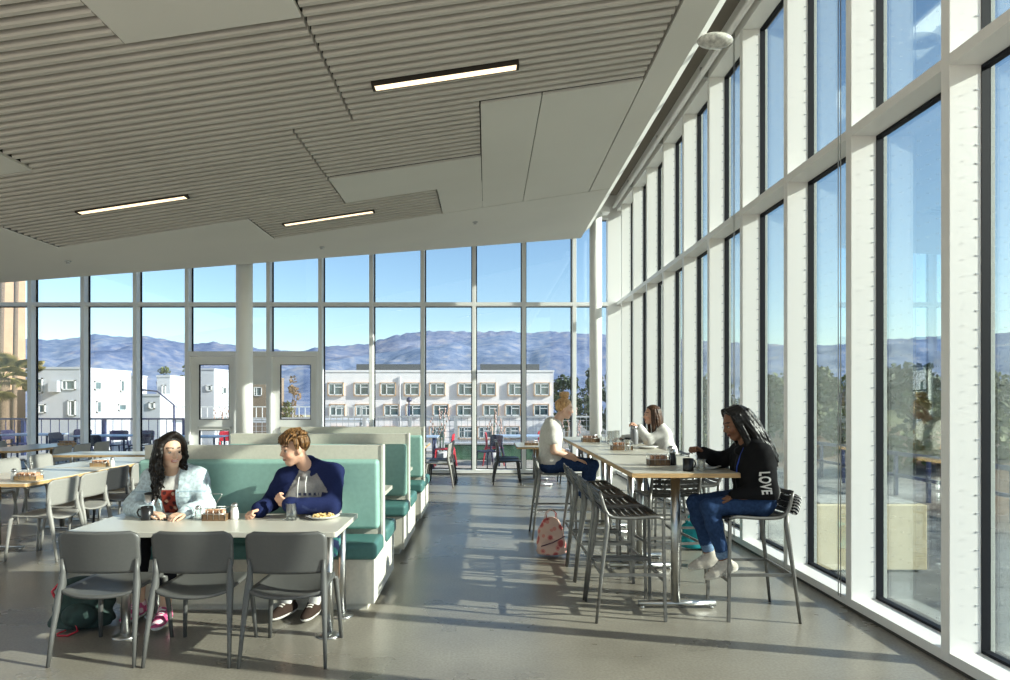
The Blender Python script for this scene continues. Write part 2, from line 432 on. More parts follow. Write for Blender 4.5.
# columns
for (x,y,r,top,lab) in ((-4.47,12.4,.148,5.95,'fat round white column in front of the doors behind the booths'),(2.22,13.75,.125,ROOF,'slim round white column at the far corner beside the right window wall')):
    c = thing('round_column', lab, 'column', (x,y,0))
    b = MB(); b.lathe([(r,0),(r,top)], n=36); b.build('shaft', M_whitep, c)
    b = MB(); b.lathe([(r+.03,0),(r+.03,.03),(r+.002,.05)], n=36); b.build('base_ring', M_whiteb, c)
    if r < .14:
        b = MB(); b.box((.06,0,5.47),(.42,.28,.10)); b.build('cap_bracket', M_whiteb, c)
        # sleeve seat of the beam that the column carries
        b = MB(); b.bb(-.1,.1,-.1,.1,5.52,ROOF-.001); b.build('beam_seat', M_whiteb, c)

# roller shade tube along the head, with its wires
sh = thing('roller_shade_tube', 'long white roller shade tube running along the heads of the right windows', 'roller shade', (2.715,9.3,5.74))
b = MB(); b.tube([(0,-6.8,0),(0,5.1,0)], .038, 16); b.build('tube', M_white, sh)
for k in range(len(ys)):
    if ys[k] > 2.6 and k % 2 == 0:
        b = MB(); b.bb(-.01,.095,ys[k]-9.3-.012,ys[k]-9.3+.012,-.03,.10); b.build('bracket', M_steel, sh)
def wire(x,y,z0,z1,lab):
    c = thing('guide_wire', lab, 'wire', (x,y,0))
    for dy in (-.018,.018):
        b = MB(); b.tube([(0,dy,z0),(0,dy,z1)], .0035, 6); b.build('cable', M_steel, c)
wire(2.76, 5.27, .085, 5.71, 'thin steel guide wires hanging in front of the window nearest but one to the camera')
wire(2.76, 7.52, .085, 5.71, 'thin steel guide wires hanging in front of the window behind the long haired woman')

# ceiling fixtures
for (x,y,lab) in ((-.375,6.13,'slim linear ceiling light nearest the right windows, largest of the three'),
                  (-4.28,8.13,'slim linear ceiling light at the far left of the slatted ceiling'),
                  (-2.31,9.83,'slim linear ceiling light nearest the back windows')):
    t = thing('ceiling_light', lab, 'ceiling light', (x,y,zc(x)-.022), 0, 'linear lights in the slatted ceiling'); t.rotation_euler = (0,-math.atan(.15),0)
    b = MB(); b.bb(-.66,.66,-.058,-.052,0,.07); b.bb(-.66,.66,.052,.058,0,.07); b.bb(-.675,-.65,-.055,.055,0,.07); b.bb(.65,.675,-.055,.055,0,.07); b.build('housing', M_ceilbk, t)
    b = MB(); b.bb(-.65,.65,-.052,.052,.004,.05); b.build('diffuser', M_lamp, t)
for (x,y,lab) in ((-6.26,10.05,'small ceiling sprinkler at the left end of the soffit'),(-2.8,11.42,'small ceiling sprinkler in the middle of the soffit'),(-.2,11.29,'small ceiling sprinkler near the right end of the soffit')):
    b = MB(); b.lathe([(.05,0),(.045,-.008),(.02,-.012),(.018,-.03),(.03,-.034),(.0,-.036)][::-1], n=16)
    o = b.build('sprinkler_head', M_mesh); o.location = (x,y,zc(x)); tag(o, lab, 'sprinkler', 'sprinklers in the soffit')
t = thing('oval_ceiling_lamp', 'frosted oval lamp fixed to the lit edge of the ceiling raft near the right windows', 'lamp', (2.1,6.2,4.93))
b = MB(); b.ball((0,0,0),(.165,.10,.065),20,10); b.build('cover', mat('frosted_plastic',(.5,.49,.45),.25,noise=(25,.3)), t)
b = MB(); b.bb(-.17,-.09,-.05,.05,.02,.10); b.build('bracket', M_white, t)
# ------------------------------------------------------------------ furniture
def make_chair(label, group, m):
    t = thing('dining_chair', label, 'chair', (0,0,0), 0, group)
    def back(u, v):
        w = .247 + .006*v
        if v > .78: w -= .055*(1-math.sqrt(max(0,1-((v-.78)/.22)**2)))
        if v < .3: w -= .035*(1-math.sqrt(max(0,1-((.3-v)/.3)**2)))
        x = u*w; return (x, -.228-.035*v+.7*x*x, .552+.262*v)
    b = MB(); b.sheet(back, 18, 14, .016); b.build('backrest', m, t)
    def seat(u, v):
        w = .232-.012*v
        if v > .8: w -= .06*(1-math.sqrt(max(0,1-((v-.8)/.2)**2)))
        d = 1-u*u
        y = -.235+.455*v - .045*d*(1-v)**2
        z = .432+.018*v - .018*d*(1-v)**1.5 - .012*d*math.sin(PI*v) + (.018*u**4)*(1-v)
        if v > .9: z -= .018*((v-.9)/.1)**2
        return (u*w, y, z)
    b = MB(); b.sheet(seat, 16, 16, .018); b.build('seat', m, t)
    for s in (-1,1):
        b = MB(); b.tube([(s*.262,-.305,0),(s*.252,-.275,.2),(s*.240,-.236,.40),(s*.232,-.212,.48),(s*.228,-.205,.56),(s*.232,-.212,.64)],
                         [.0125,.0165,.024,.027,.021,.012], 12, flat=(1,.85)); b.build('leg', m, t)
        b = MB(); b.tube([(s*.244,.225,0),(s*.232,.205,.22),(s*.214,.185,.42),(s*.195,.15,.438)],[.0125,.015,.019,.013], 12); b.build('leg', m, t)
    return t
chair0 = make_chair('grey plastic chair at the near booth table, left of three', 'grey chairs in front of the booth table', M_chair)
chair0.location = (-2.405,4.39,0)
dup(chair0, (-1.825,4.385,0), 0, 'grey plastic chair at the near booth table, middle of three')
dup(chair0, (-1.24,4.375,0), 0, 'grey plastic chair at the near booth table, right of three')
# same chair in the paler grey of the window side tables
pale = {}
def chairl(x, y, rz, label, group):
    if not pale: 
        pale['t'] = make_chair(label, group, M_chairl); o = pale['t']; o.location = (x,y,0); o.rotation_euler = (0,0,rz); return o
    return dup(pale['t'], (x,y,0), rz, label, group)
kk = {}
def chairk(x, y, rz, label, group):
    if not kk:
        kk['t'] = make_chair(label, group, M_chairk); o = kk['t']; o.location = (x,y,0); o.rotation_euler = (0,0,rz); return o
    return dup(kk['t'], (x,y,0), rz, label, group)
LEFT, RIGHT = PI/2, -PI/2     # facing -X / +X
G1 = 'pale chairs along the long left table'
chairl(-4.60,6.98,LEFT,'pale grey chair at near end of the long left table, facing away from the booths',G1)
chairl(-4.62,7.55,LEFT,'pale grey chair second from the near end of the long left table',G1)
chairk(-4.66,8.10,LEFT,'charcoal chair between pale chairs on the right side of the long left table',G1)
chairl(-4.68,8.72,LEFT,'pale grey chair just left of the girl in the denim jacket',G1)
chairl(-4.72,9.45,LEFT,'pale grey chair half hidden behind the dark hair of the girl in denim',G1)
chairl(-6.35,7.95,RIGHT,'pale grey chair on the far side of the long left table, at the photo edge',G1)
chairl(-6.35,8.55,RIGHT,'pale grey chair on the far side of the long left table, behind the nearest caddy',G1)
chairl(-6.38,9.25,RIGHT,'pale grey chair on the far side of the long left table, behind its middle',G1)
chairl(-6.38,9.95,RIGHT,'pale grey chair on the far side of the long left table, behind its back end',G1)
G2 = 'pale chairs by the left back windows'
chairl(-7.62,11.75,LEFT,'pale grey chair at the window side table, nearest of three in its row',G2)
chairl(-7.62,12.32,LEFT,'pale grey chair at the window side table, middle of three in its row',G2)
chairl(-7.62,12.95,LEFT,'pale grey chair at the window side table, farthest of three in its row',G2)
chairl(-9.25,12.3,RIGHT,'pale grey chair on the far side of the window side table, at the photo edge',G2)
chairl(-9.25,13.0,RIGHT,'pale grey chair on the far side of the window side table, nearer the glass',G2)
chairl(-6.0,12.9,LEFT+.2,'pale grey chair standing alone by the glass right of the window side table',G2)
G3 = 'chairs by the middle back windows'
chairl(-.92,12.55,LEFT,'pale grey chair behind the last booth, nearest of the pair by the back glass',G3)
chairk(-.90,13.15,LEFT,'charcoal chair behind the last booth, farther of the pair by the back glass',G3)
chairk(.42,12.95,RIGHT,'dark chair left of the small back table, nearer of two',G3)
chairk(.42,13.55,RIGHT,'dark chair left of the small back table, farther of two',G3)
chairk(1.62,13.1,LEFT,'dark chair on the right side of the small back table behind the blonde woman',G3)

def dining_table(x0,x1,y0,y1,label,legs,cat='table',group=None,m=M_table,wood=True,z=.745, disc=True, name='dining_table'):
    cx, cy = (x0+x1)/2, (y0+y1)/2; w, d = x1-x0, y1-y0
    t = thing(name, label, cat, (cx,cy,0), 0, group)
    def rr(w,d,r):
        pts = []
        for (sx,sy,a0) in ((1,1,0),(-1,1,90),(-1,-1,180),(1,-1,270)):
            for k in range(5):
                a = math.radians(a0+k*22.5); pts.append((sx*(w/2-r)+r*math.cos(a), sy*(d/2-r)+r*math.sin(a)))
        return pts
    e = .004 if wood else 0
    b = MB(); b.prism(rr(w-e*2,d-e*2,.02), z-.036, z); b.build('tabletop', m, t, bevel=.003)
    if wood:
        b = MB(); b.prism(rr(w,d,.022), z-.038, z-.006); b.build('edge_band', M_wood, t)
    for (lx,ly) in legs:
        b = MB(); b.tube([(lx-cx,ly-cy,.012),(lx-cx,ly-cy,z-.036)], .030, 20)
        l = b.build('leg', M_steel, t)
        if disc:
            b = MB(); b.lathe([(.085,0),(.085,.008),(.05,.018),(.03,.03)],(lx-cx,ly-cy,0),24); b.build('foot_disc', M_steel, l)
    return t
dining_table(-2.82,-1.0,4.47,5.22,'cream booth table where the girl in denim and the young man sit',[(-2.48,4.62),(-1.09,4.64),(-2.48,5.06),(-1.09,5.06)],wood=False,group='booth tables')
dining_table(-2.75,-.97,6.37,6.92,'cream table between the first and second booths',[(-2.5,6.45),(-1.15,6.45)],wood=False,group='booth tables')
dining_table(-2.75,-.97,8.24,8.79,'cream table between the second and third booths',[(-2.5,8.35),(-1.15,8.35)],wood=False,group='booth tables')
GT = 'wood edged tables on the left'
def tleg_table(x0,x1,y0,y1,label,group):
    t = dining_table(x0,x1,y0,y1,label,[],'table',group,M_table)
    cx, cy = (x0+x1)/2, (y0+y1)/2
    for yy in (y0+.25, y1-.25):
        b = MB(); b.tube([(0,yy-cy,.04),(0,yy-cy,.71)], .03, 16); l = b.build('leg', M_steel, t)
        b = MB(); b.tube([(-.28,yy-cy,.03),(.28,yy-cy,.03)], .02, 12)
        for s in (-1,1): b.lathe([(.02,0),(.02,.02)],(s*.25,yy-cy,0),10)
        b.build('foot', M_steel, l)
    return t
tleg_table(-5.78,-4.83,7.05,8.65,'wood edged table at the left photo edge, nearest of the long left row',GT)
tleg_table(-5.78,-4.86,8.70,10.3,'wood edged table, far half of the long left row beside the girl in denim',GT)
tleg_table(-6.9,-5.3,10.65,11.4,'bluish table behind the long left row, by the back windows',GT)
tleg_table(-8.9,-8.0,11.5,13.3,'wood edged table near the left back windows',GT)
tleg_table(-1.95,-1.15,12.2,13.7,'table half hidden behind the last booth',GT)
tleg_table(.55,1.35,12.4,13.75,'small wood edged table by the back glass behind the blonde woman',GT)

# high tables
def high_table(y0,y1,label):
    x0,x1 = 1.09,1.93; cx, cy = (x0+x1)/2,(y0+y1)/2; z = 1.075
    t = thing('high_table', label, 'table', (cx,cy,0), 0, 'bar height tables in a row')
    b = MB(); b.prism([(x0-cx+.004,y0-cy+.004),(x1-cx-.004,y0-cy+.004),(x1-cx-.004,y1-cy-.004),(x0-cx+.004,y1-cy-.004)], z-.034, z); b.build('tabletop', M_table2, t, bevel=.003)
    b = MB(); b.prism([(x0-cx,y0-cy),(x1-cx,y0-cy),(x1-cx,y1-cy),(x0-cx,y1-cy)], z-.037, z-.004); b.build('edge_band', M_wood, t)
    for yy in (y0+.2, y1-.2):
        b = MB(); b.tube([(-.04,yy-cy,.05),(-.04,yy-cy,z-.036)], .036, 18); l = b.build('leg', M_steel, t)
        b = MB(); b.tube([(-.33,yy-cy,.038),(.27,yy-cy,.038)], .024, 12)
        for s in (-.30,.24): b.lathe([(.014,0),(.02,.008),(.012,.02)],(s,yy-cy,0),10)
        b.build('foot', M_steel, l)
    return t
high_table(5.05,6.66,'wood edged bar height table nearest the camera where the woman in black sits')
high_table(6.68,8.28,'wood edged bar height table in the middle of the window row')
high_table(8.30,9.90,'wood edged bar height table farthest away, next to the slim column')

# stools
def make_stool(label, group):
    t = thing('bar_stool', label, 'stool', (0,0,0), 0, group)
    prof = [(.225,.752),(.19,.764),(.15,.766),(.10,.762),(.05,.758),(0,.756),(-.05,.756),(-.10,.757),(-.145,.762),(-.182,.780),(-.205,.815),(-.219,.858),(-.230,.902),(-.241,.945)]
    seat = MB(); back = MB()
    for i,(y,z) in enumerate(prof):
        p = prof[max(0,i-1)]; q = prof[min(len(prof)-1,i+1)]
        a = math.atan2(q[1]-p[1], q[0]-p[0])
        tgt = seat if i < 9 else back
        n = 8
        for k in range(n):                          # each slat dips a little in the middle
            x0 = -.215+.43*k/n; x1 = -.215+.43*(k+1)/n; xm = (x0+x1)/2
            tgt.box((xm, y, z-.010*(1-(xm/.215)**2)), (.43/n+.002, .030, .011), rot=Matrix.Rotation(a,3,'X'))
    seat.build('seat', M_stools, t); back.build('backrest', M_stools, t)
    for s in (-1,1):
        pts = [(s*.222,y,z) for (y,z) in prof]
        b = MB(); b.tube(pts, [.012]*(len(prof)-6)+[.013,.015,.016,.015,.013,.010], 10); b.build('side_rail', M_stool, t)
        b = MB(); b.tube([(s*.265,-.275,0),(s*.248,-.235,.35),(s*.230,-.19,.70),(s*.222,-.195,.80)],[.011,.014,.019,.014], 10); b.build('leg', M_stool, t)
        b = MB(); b.tube([(s*.232,.235,0),(s*.224,.222,.74)], .0115, square=True); b.build('leg', M_stool, t)
        b = MB(); b.box((s*.238,-.005,.345),(.014,.47,.022)); b.build('stretcher', M_stool, t)
    b = MB(); b.box((0,.229,.300),(.46,.02,.026)); b.build('footrest', M_stool, t)
    b = MB(); b.box((0,-.232,.345),(.49,.014,.022)); b.build('stretcher', M_stool, t)
    return t
GS = 'bar stools along the aisle side of the high tables'
stool0 = make_stool('empty metal slat stool on the aisle side, nearest the camera', GS)
stool0.location = (1.07,5.155,0); stool0.rotation_euler = (0,0,RIGHT)
dup(stool0,(1.06,5.72,0),RIGHT,'empty metal slat stool on the aisle side, second from the camera')
dup(stool0,(1.055,6.28,0),RIGHT,'empty metal slat stool on the aisle side, third from the camera')
dup(stool0,(1.05,6.85,0),RIGHT,'empty metal slat stool on the aisle side beside the floral tote, fourth from the camera')
dup(stool0,(.80,8.03,0),RIGHT,'metal stool under the blonde woman in the white tee')
GR = 'bar stools along the window side of the high tables'
dup(stool0,(2.0,5.15,0),LEFT,'metal stool under the woman in the black jacket',GR)
dup(stool0,(1.65,6.20,0),.12,'empty slat back stool seen under the near high table',GR)
dup(stool0,(2.12,6.95,0),LEFT,'empty metal stool on the window side beside the teal bag',GR)
dup(stool0,(2.28,8.6,0),LEFT,'metal stool under the woman in white on the window side',GR)
dup(stool0,(2.1,7.7,0),LEFT,'empty metal stool on the window side next to the woman in white',GR)

# booths
def booth(yb, label):
    x0,x1 = -2.84,-.865; cx = (x0+x1)/2; w = x1-x0
    t = thing('booth_bench', label, 'booth', (cx,yb,0), 0, 'double sided booth benches')
    hx = w/2
    b = MB()
    b.bb(-hx,hx-.012,-.47,-.02,.06,.40); b.bb(-hx,hx-.012,.02,.62,.06,.40); b.bb(-hx,hx-.06,-.42,.57,0,.06)
    b.build('base', M_lam, t)
    b = MB(); b.bb(hx-.012,hx,-.472,.622,.06,.42); b.build('end_panel', M_lamend, t)
    b = MB(); b.bb(-hx,hx-.004,-.045,.045,.40,1.245); b.build('back_panel', M_lam, t)
    b = MB(); b.bb(hx-.012,hx+.004,-.052,.052,.42,1.25); b.build('edge_strip', M_lamend, t)
    for s in (-1,1):
        ds = .40 if s < 0 else .52
        def cush(u,v): return (u,v,0)
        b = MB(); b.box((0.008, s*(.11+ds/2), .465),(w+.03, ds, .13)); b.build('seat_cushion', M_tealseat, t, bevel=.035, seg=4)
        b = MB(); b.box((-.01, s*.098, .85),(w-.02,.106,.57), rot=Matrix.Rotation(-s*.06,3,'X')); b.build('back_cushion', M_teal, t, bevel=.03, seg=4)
    return t
booth(5.63,'nearest teal and cream booth bench, behind the girl in denim and the young man')
booth(7.50,'teal and cream booth bench, second from the camera')
booth(9.30,'teal and cream booth bench farthest from the camera, in front of the fat column')

# ------------------------------------------------------------------ things on the tables
TB1 = .745; TH = 1.075
def caddy(x,y,z,label,rz=0,group=None,tall=True,w=.20,d=.11,m=M_wooddk):
    t = thing('condiment_caddy', label, 'caddy', (x,y,z), rz, group)
    b = MB(); b.bb(-w/2,w/2,-d/2,d/2,0,.012); b.bb(-w/2,w/2,-d/2,-d/2+.008,.012,.045); b.bb(-w/2,w/2,d/2-.008,d/2,.012,.045); b.bb(-w/2,-w/2+.008,-d/2,d/2,.012,.045); b.bb(w/2-.008,w/2,-d/2,d/2,.012,.045); b.build('tray', m, t)
    b = MB(); h = .09
    for zz in (.05,h): b.tube([(-w/2,-d/2,zz),(w/2,-d/2,zz),(w/2,d/2,zz),(-w/2,d/2,zz),(-w/2,-d/2,zz)], .0022, 6)
    for k in range(5):
        for s in (-1,1): b.tube([(-w/2+k*w/4,s*d/2,.01),(-w/2+k*w/4,s*d/2,h)], .002, 6)
    b.build('wire_rack', M_steel, t)
    if tall:
        b = MB(); b.tube([(0,0,.01),(0,0,.12),(-.04,0,.175),(-.045,0,.19),(.045,0,.19),(.04,0,.175),(0,0,.12)], .003, 6); b.build('handle', M_steel, t)
    b = MB()
    for k in range(9): b.box((-w/2+.025+k*(w-.05)/8, 0, .05),(.007,d*.7,.06),rot=Matrix.Rotation(.12*math.sin(k*2.1),3,'Y'))
    b.build('packets', mat('packet_paper',(.55,.32,.20),.7,noise=(30,.4)) if 'pk' not in bpy.data.materials else bpy.data.materials['pk'], t)
    return t
def shaker(x,y,z,label,m,group=None,s=1.0):
    t = thing('shaker', label, 'shaker', (x,y,z), 0, group)
    b = MB(); b.lathe([(.02*s,0),(.022*s,.005),(.021*s,.04*s),(.016*s,.06*s),(.0165*s,.066*s)]); b.build('body', m, t)
    b = MB(); b.lathe([(.017*s,.066*s),(.019*s,.07*s),(.017*s,.082*s),(.008*s,.09*s),(0,.091*s)]); b.build('lid', M_steel, t)
def mug(x,y,z,label,rz=0,s=1.0):
    t = thing('mug', label, 'mug', (x,y,z), rz)
    b = MB(); b.lathe([(.0,.004),(.036*s,.004),(.040*s,0),(.042*s,.006),(.042*s,.098*s),(.039*s,.098*s),(.038*s,.012),(0,.012)]); b.build('cup', M_black, t)
    b = MB(); b.tube([(.040*s,0,.078*s),(.062*s,0,.078*s),(.072*s,0,.055*s),(.062*s,0,.028*s),(.040*s,0,.024*s)], .006*s, 10); b.build('handle', M_black, t)
def tumbler(x,y,z,label,h=.12,r=.038,group=None,water=False):
    t = thing('drinking_glass', label, 'glass', (x,y,z), 0, group)
    b = MB(); b.lathe([(0,.002),(r*.86,0),(r*.88,.006),(r,h),(r-.0025,h),(r*.84,.014),(0,.014)], n=28); b.build('tumbler', M_clear, t)
    b = MB(); b.lathe([(r*.862,.001),(r*.885,.012),(r*.885,.014),(0,.014)],n=28); b.build('heavy_base', M_clear, t)
    return t
def plate(x,y,z,label,r=.12,food=True):
    t = thing('plate', label, 'plate', (x,y,z))
    b = MB(); b.lathe([(0,.004),(r*.55,.002),(r*.6,0),(r*.66,.004),(r,.022),(r,.025),(r*.66,.010),(0,.010)], n=36); b.build('dish', M_china, t)
    if food:
        b = MB(); rnd = random.Random(5)
        for k in range(60):
            a = rnd.random()*2*PI; q = math.sqrt(rnd.random())*r*.62
            b.box((q*math.cos(a),q*math.sin(a),.016+rnd.random()*.02*(1-q/r)),(.035,.011,.011),rot=Euler((rnd.random(),rnd.random()*.8,rnd.random()*6)).to_matrix())
        o = b.build('pasta', M_food, t)
    return t
caddy(-1.985,4.93,TB1,'wire caddy with tall handle in the middle of the booth table',0,'condiment caddies',True,.17,.10)
shaker(-1.86,4.96,TB1,'white salt shaker right of the wire caddy on the booth table',M_china,None,1.35)
shaker(-2.12,4.94,TB1,'dark pepper shaker left of the wire caddy on the booth table',M_clear,None,1.15)
mug(-2.49,4.93,TB1,'black mug in front of the girl in denim',PI,1.0)
t = thing('steel_cup', 'steel tumbler standing behind the black mug of the girl in denim', 'cup', (-2.53,5.06,TB1))
b = MB(); b.lathe([(0,.002),(.034,0),(.042,.17),(.040,.17),(.033,.01),(0,.01)],n=24); b.build('cup', M_steel, t)
b = MB(); b.lathe([(.043,.17),(.044,.178),(.02,.186),(0,.186)],n=24); b.build('lid', M_black, t)
tumbler(-1.43,4.92,TB1,'empty drinking glass in front of the young man',.125,.042)
plate(-1.22,5.0,TB1,'white plate of pasta beside the elbow of the young man',.125)
b = MB(); b.bb(-.035,.035,-.075,.075,0,.008); o = b.build('phone', M_black, None, bevel=.003); o.location = (-2.40,4.97,TB1); o.rotation_euler = (0,0,.9); tag(o,'dark phone lying under the hand of the girl in denim','phone')
t = thing('fork', 'steel fork lying on the booth table beside the drinking glass', 'fork', (-1.60,4.88,TB1), .3)
b = MB(); b.tube([(0,0,.004),(.10,0,.006),(.13,0,.004)],[.003,.0035,.006],8,flat=(1,.5)); b.build('handle', M_steel, t)
b = MB()
for k in range(4): b.tube([(.128,-.009+k*.006,.005),(.175,-.009+k*.006,.006)], .0015, 5)
b.build('tines', M_steel, t)
# high tables
caddy(1.44,5.66,TH,'dark caddy with shakers on the near high table',0,'condiment caddies on the high tables',False,.17,.12)
shaker(1.56,5.66,TH,'pepper shaker beside the dark caddy on the near high table',M_black,'shakers on the high tables',1.5)
shaker(1.58,5.78,TH,'clear salt shaker behind the dark caddy on the near high table',M_clear,'shakers on the high tables',1.7)
mug(1.555,5.2,TH,'black mug in front of the woman in the black jacket',.4,.98)
tumbler(1.665,5.23,TH,'short clear glass next to the black mug on the near high table',.085,.032)
plate(1.745,5.36,TH,'white plate on the near high table by the woman in black',.115,False)
caddy(1.47,7.35,TH,'dark caddy on the middle high table',0,'condiment caddies on the high tables',False,.22,.13)
tumbler(1.50,7.18,TH,'clear glass beside the dark caddy of the middle high table',.12,.036)
caddy(1.34,8.72,TH,'dark caddy on the farthest high table near the slim column',0,'condiment caddies on the high tables',False,.22,.13)
shaker(1.50,8.68,TH,'shaker beside the farthest caddy on the high tables',M_clear,'shakers on the high tables',1.6)
tumbler(1.52,8.3,TH,'tall drinking glass on the far high table, left of a pair',.16,.04)
tumbler(1.62,8.42,TH,'tall drinking glass on the far high table, right of a pair',.16,.04)
mug(1.665,7.95,TH,'black mug on the high table opposite the blonde woman',PI,1.0)
t = thing('drinks_bottle', 'grey steel drinks bottle standing beside the hand of the woman in white', 'bottle', (1.80,8.22,TH))
b = MB(); b.lathe([(0,0),(.045,0),(.047,.01),(.047,.15),(.035,.18),(.03,.19)],n=24); b.build('body', mat('grey_enamel',(.22,.22,.23),.4), t)
b = MB(); b.lathe([(.032,.19),(.034,.195),(.034,.225),(.0,.228)],n=24); b.build('cap', M_steel, t)
plate(1.80,7.55,TH,'white plate on the middle high table near the woman in white',.12,False)
# left tables
caddy(-5.02,7.37,TB1,'wooden caddy on the near left table at the photo edge',0,'condiment caddies on the left tables',True,.24,.13,M_woodlt)
shaker(-5.16,7.34,TB1,'white shaker left of the wooden caddy on the near left table',M_china,'shakers on the left tables',1.4)
tumbler(-4.98,7.50,TB1,'small glass jar behind the wooden caddy on the near left table',.10,.03)
caddy(-5.08,8.85,TB1,'wooden caddy on the far left table beside the girl in denim',0,'condiment caddies on the left tables',False,.22,.12,M_woodlt)
shaker(-4.90,8.80,TB1,'white shaker beside the wooden caddy on the far left table',M_china,'shakers on the left tables',1.4)
caddy(-8.05,12.9,TB1,'wooden caddy on the table by the left back windows',0,'condiment caddies on the left tables',False,.28,.14,M_woodlt)
caddy(.85,12.9,TB1,'dark box caddy on the small back table behind the blonde woman',0,None,False,.26,.14)

# ------------------------------------------------------------------ bags
def blob_bag(name, label, loc, rz, size, m, power=3.2, sag=.12, wob=.03, seed=1, lean=0, taper=.28):
    t = thing(name, label, 'bag', loc, rz)
    W,D,H = size; vs = []; n=40; mm=24; rnd = random.Random(seed); ph = [rnd.random()*6 for _ in range(6)]
    for j in range(mm+1):
        v = j/mm; z = H*v
        pr = (min(1,(v/.08))**.5)*(1-taper*v**2) * (1 if v < .85 else math.sqrt(max(0,1-((v-.85)/.15)**2))*.75+.25)
        for k in range(n):
            a = 2*PI*k/n; ca, sa = math.cos(a), math.sin(a)
            q = (abs(ca)**power+abs(sa)**power)**(-1/power)
            w = 1+wob*math.sin(3*a+ph[0]+5*v)+wob*math.sin(5*a+ph[1]-7*v)+wob*.8*math.sin(9*v*2+ph[2]+2*a)
            vs.append((q*ca*W/2*pr*w + lean*v*H, q*sa*D/2*pr*w, z+.004))
    fs = [(j*n+k,j*n+(k+1)%n,(j+1)*n+(k+1)%n,(j+1)*n+k) for j in range(mm) for k in range(n)] + [tuple(range(n))[::-1], tuple(mm*n+k for k in range(n))]
    b = MB(); b.add(vs, fs, True); b.build('body', m, t); return t
def floral():
    m = mat('floral_cloth', (.60,.42,.35), .85, bump=(60,.15,.004)); nt = m.node_tree; N = nt.nodes; L = nt.links
    tc = N.new('ShaderNodeTexCoord'); v = N.new('ShaderNodeTexVoronoi'); v.inputs['Scale'].default_value = 13; L.new(tc.outputs['Object'], v.inputs['Vector'])
    r = N.new('ShaderNodeValToRGB'); e = r.color_ramp.elements; r.color_ramp.interpolation = 'CONSTANT'
    e[0].position = 0; e[0].color = (.42,.09,.09,1); e[1].position = .33; e[1].color = (.60,.25,.22,1)
    k = r.color_ramp.elements.new(.46); k.color = (.62,.43,.36,1)
    L.new(v.outputs['Distance'], r.inputs['Fac']); L.new(r.outputs['Color'], N['Principled BSDF'].inputs['Base Color']); return m
M_pink = floral()
t = blob_bag('tote_bag','pink floral tote bag standing on the floor beside the aisle stools',(.665,7.0,0),.1,(.31,.22,.40),M_pink,3,.1,.05,3,0,.5)
for s in (-1,1):
    b = MB(); b.tube([(-.06,s*.04,.37),(-.05,s*.03,.45),(.0,s*.02,.485),(.05,s*.03,.45),(.06,s*.04,.37)], .011, 8, flat=(1,.4)); b.build('strap', M_pink, t)
b = MB(); b.tube([(-.12,-.095,.12),(0,-.108,.16),(.13,-.09,.22)], .014, 8, flat=(1,.3)); b.build('dark_band', mat('dark_band',(.12,.05,.08),.8), t)
M_green = mat('dark_green_cloth', (.016,.038,.033), .75, noise=(20,.3), bump=(50,.3,.006))
t = blob_bag('backpack','dark green backpack with red straps on the floor under the left chair',(-2.875,4.80,0),.15,(.40,.26,.36),M_green,2.6,.1,.05,5)
b = MB(); b.tube([(-.06,-.135,.03),(-.10,-.17,.02),(-.09,-.19,.012),(-.02,-.2,.012),(.03,-.17,.03),(.0,-.14,.08),(-.05,-.14,.12)], .010, 8, flat=(1,.5)); b.build('red_strap', M_red, t)
b = MB(); b.tube([(-.17,-.03,.22),(-.20,-.02,.27),(-.17,.0,.315),(-.10,.02,.315)], .010, 8); b.build('carry_handle', M_red, t)
b = MB(); b.ball((.02,-.145,.13),(.045,.012,.03)); b.build('red_patch', mat('red_patch',(.4,.06,.06),.7,noise=(60,.6)), t)
b = MB(); b.ball((.02,-.12,.12),(.12,.05,.09)); b.build('front_pocket', M_green, t)
M_tealbag = mat('teal_cloth', (.01,.30,.34), .7, noise=(12,.25), bump=(40,.3,.006))
t = blob_bag('shoulder_bag','bright teal bag on the floor by the windows, behind the woman in the black jacket',(2.28,7.32,0),0,(.34,.22,.30),M_tealbag,2.6,.1,.05,8)
b = MB(); b.tube([(-.12,0,.27),(-.08,.0,.36),(.08,0,.36),(.12,0,.27)], .012, 8); b.build('strap', M_tealbag, t)
# ------------------------------------------------------------------ outdoors
def at(px, py, Y): return ((px-487)/673*Y, Y, EYE-(py-399)/673*Y)
def ground_z(x, y):
    north = sm(22.5, 46, y) * (1-sm(.28, .5, x/max(y,1)))
    z = -.32 - 5.0*north
    e = sm(8.3, 15, x)*1.1 + sm(16, 50, x)*1.7
    return z + e*(1-north)
def ground_mat():
    m = bpy.data.materials.new('ground_cover'); m.use_nodes = True
    nt = m.node_tree; N = nt.nodes; L = nt.links; b = N['Principled BSDF']; b.inputs['Roughness'].default_value = .9
    a = N.new('ShaderNodeAttribute'); a.attribute_name = 'Col'
    g = N.new('ShaderNodeNewGeometry'); n = N.new('ShaderNodeTexNoise'); n.inputs['Scale'].default_value = 2.5; n.inputs['Detail'].default_value = 8
    L.new(g.outputs['Position'], n.inputs['Vector'])
    cr = N.new('ShaderNodeValToRGB'); cr.color_ramp.elements[0].position = .3; cr.color_ramp.elements[1].position = .7
    cr.color_ramp.elements[0].color = (.6,.6,.6,1); cr.color_ramp.elements[1].color = (1.3,1.3,1.25,1); L.new(n.outputs['Fac'], cr.inputs['Fac'])
    mx = N.new('ShaderNodeMix'); mx.data_type = 'RGBA'; mx.blend_type = 'MULTIPLY'; mx.inputs[0].default_value = 1
    L.new(a.outputs['Color'], mx.inputs[6]); L.new(cr.outputs['Color'], mx.inputs[7]); L.new(mx.outputs[2], b.inputs['Base Color'])
    return m
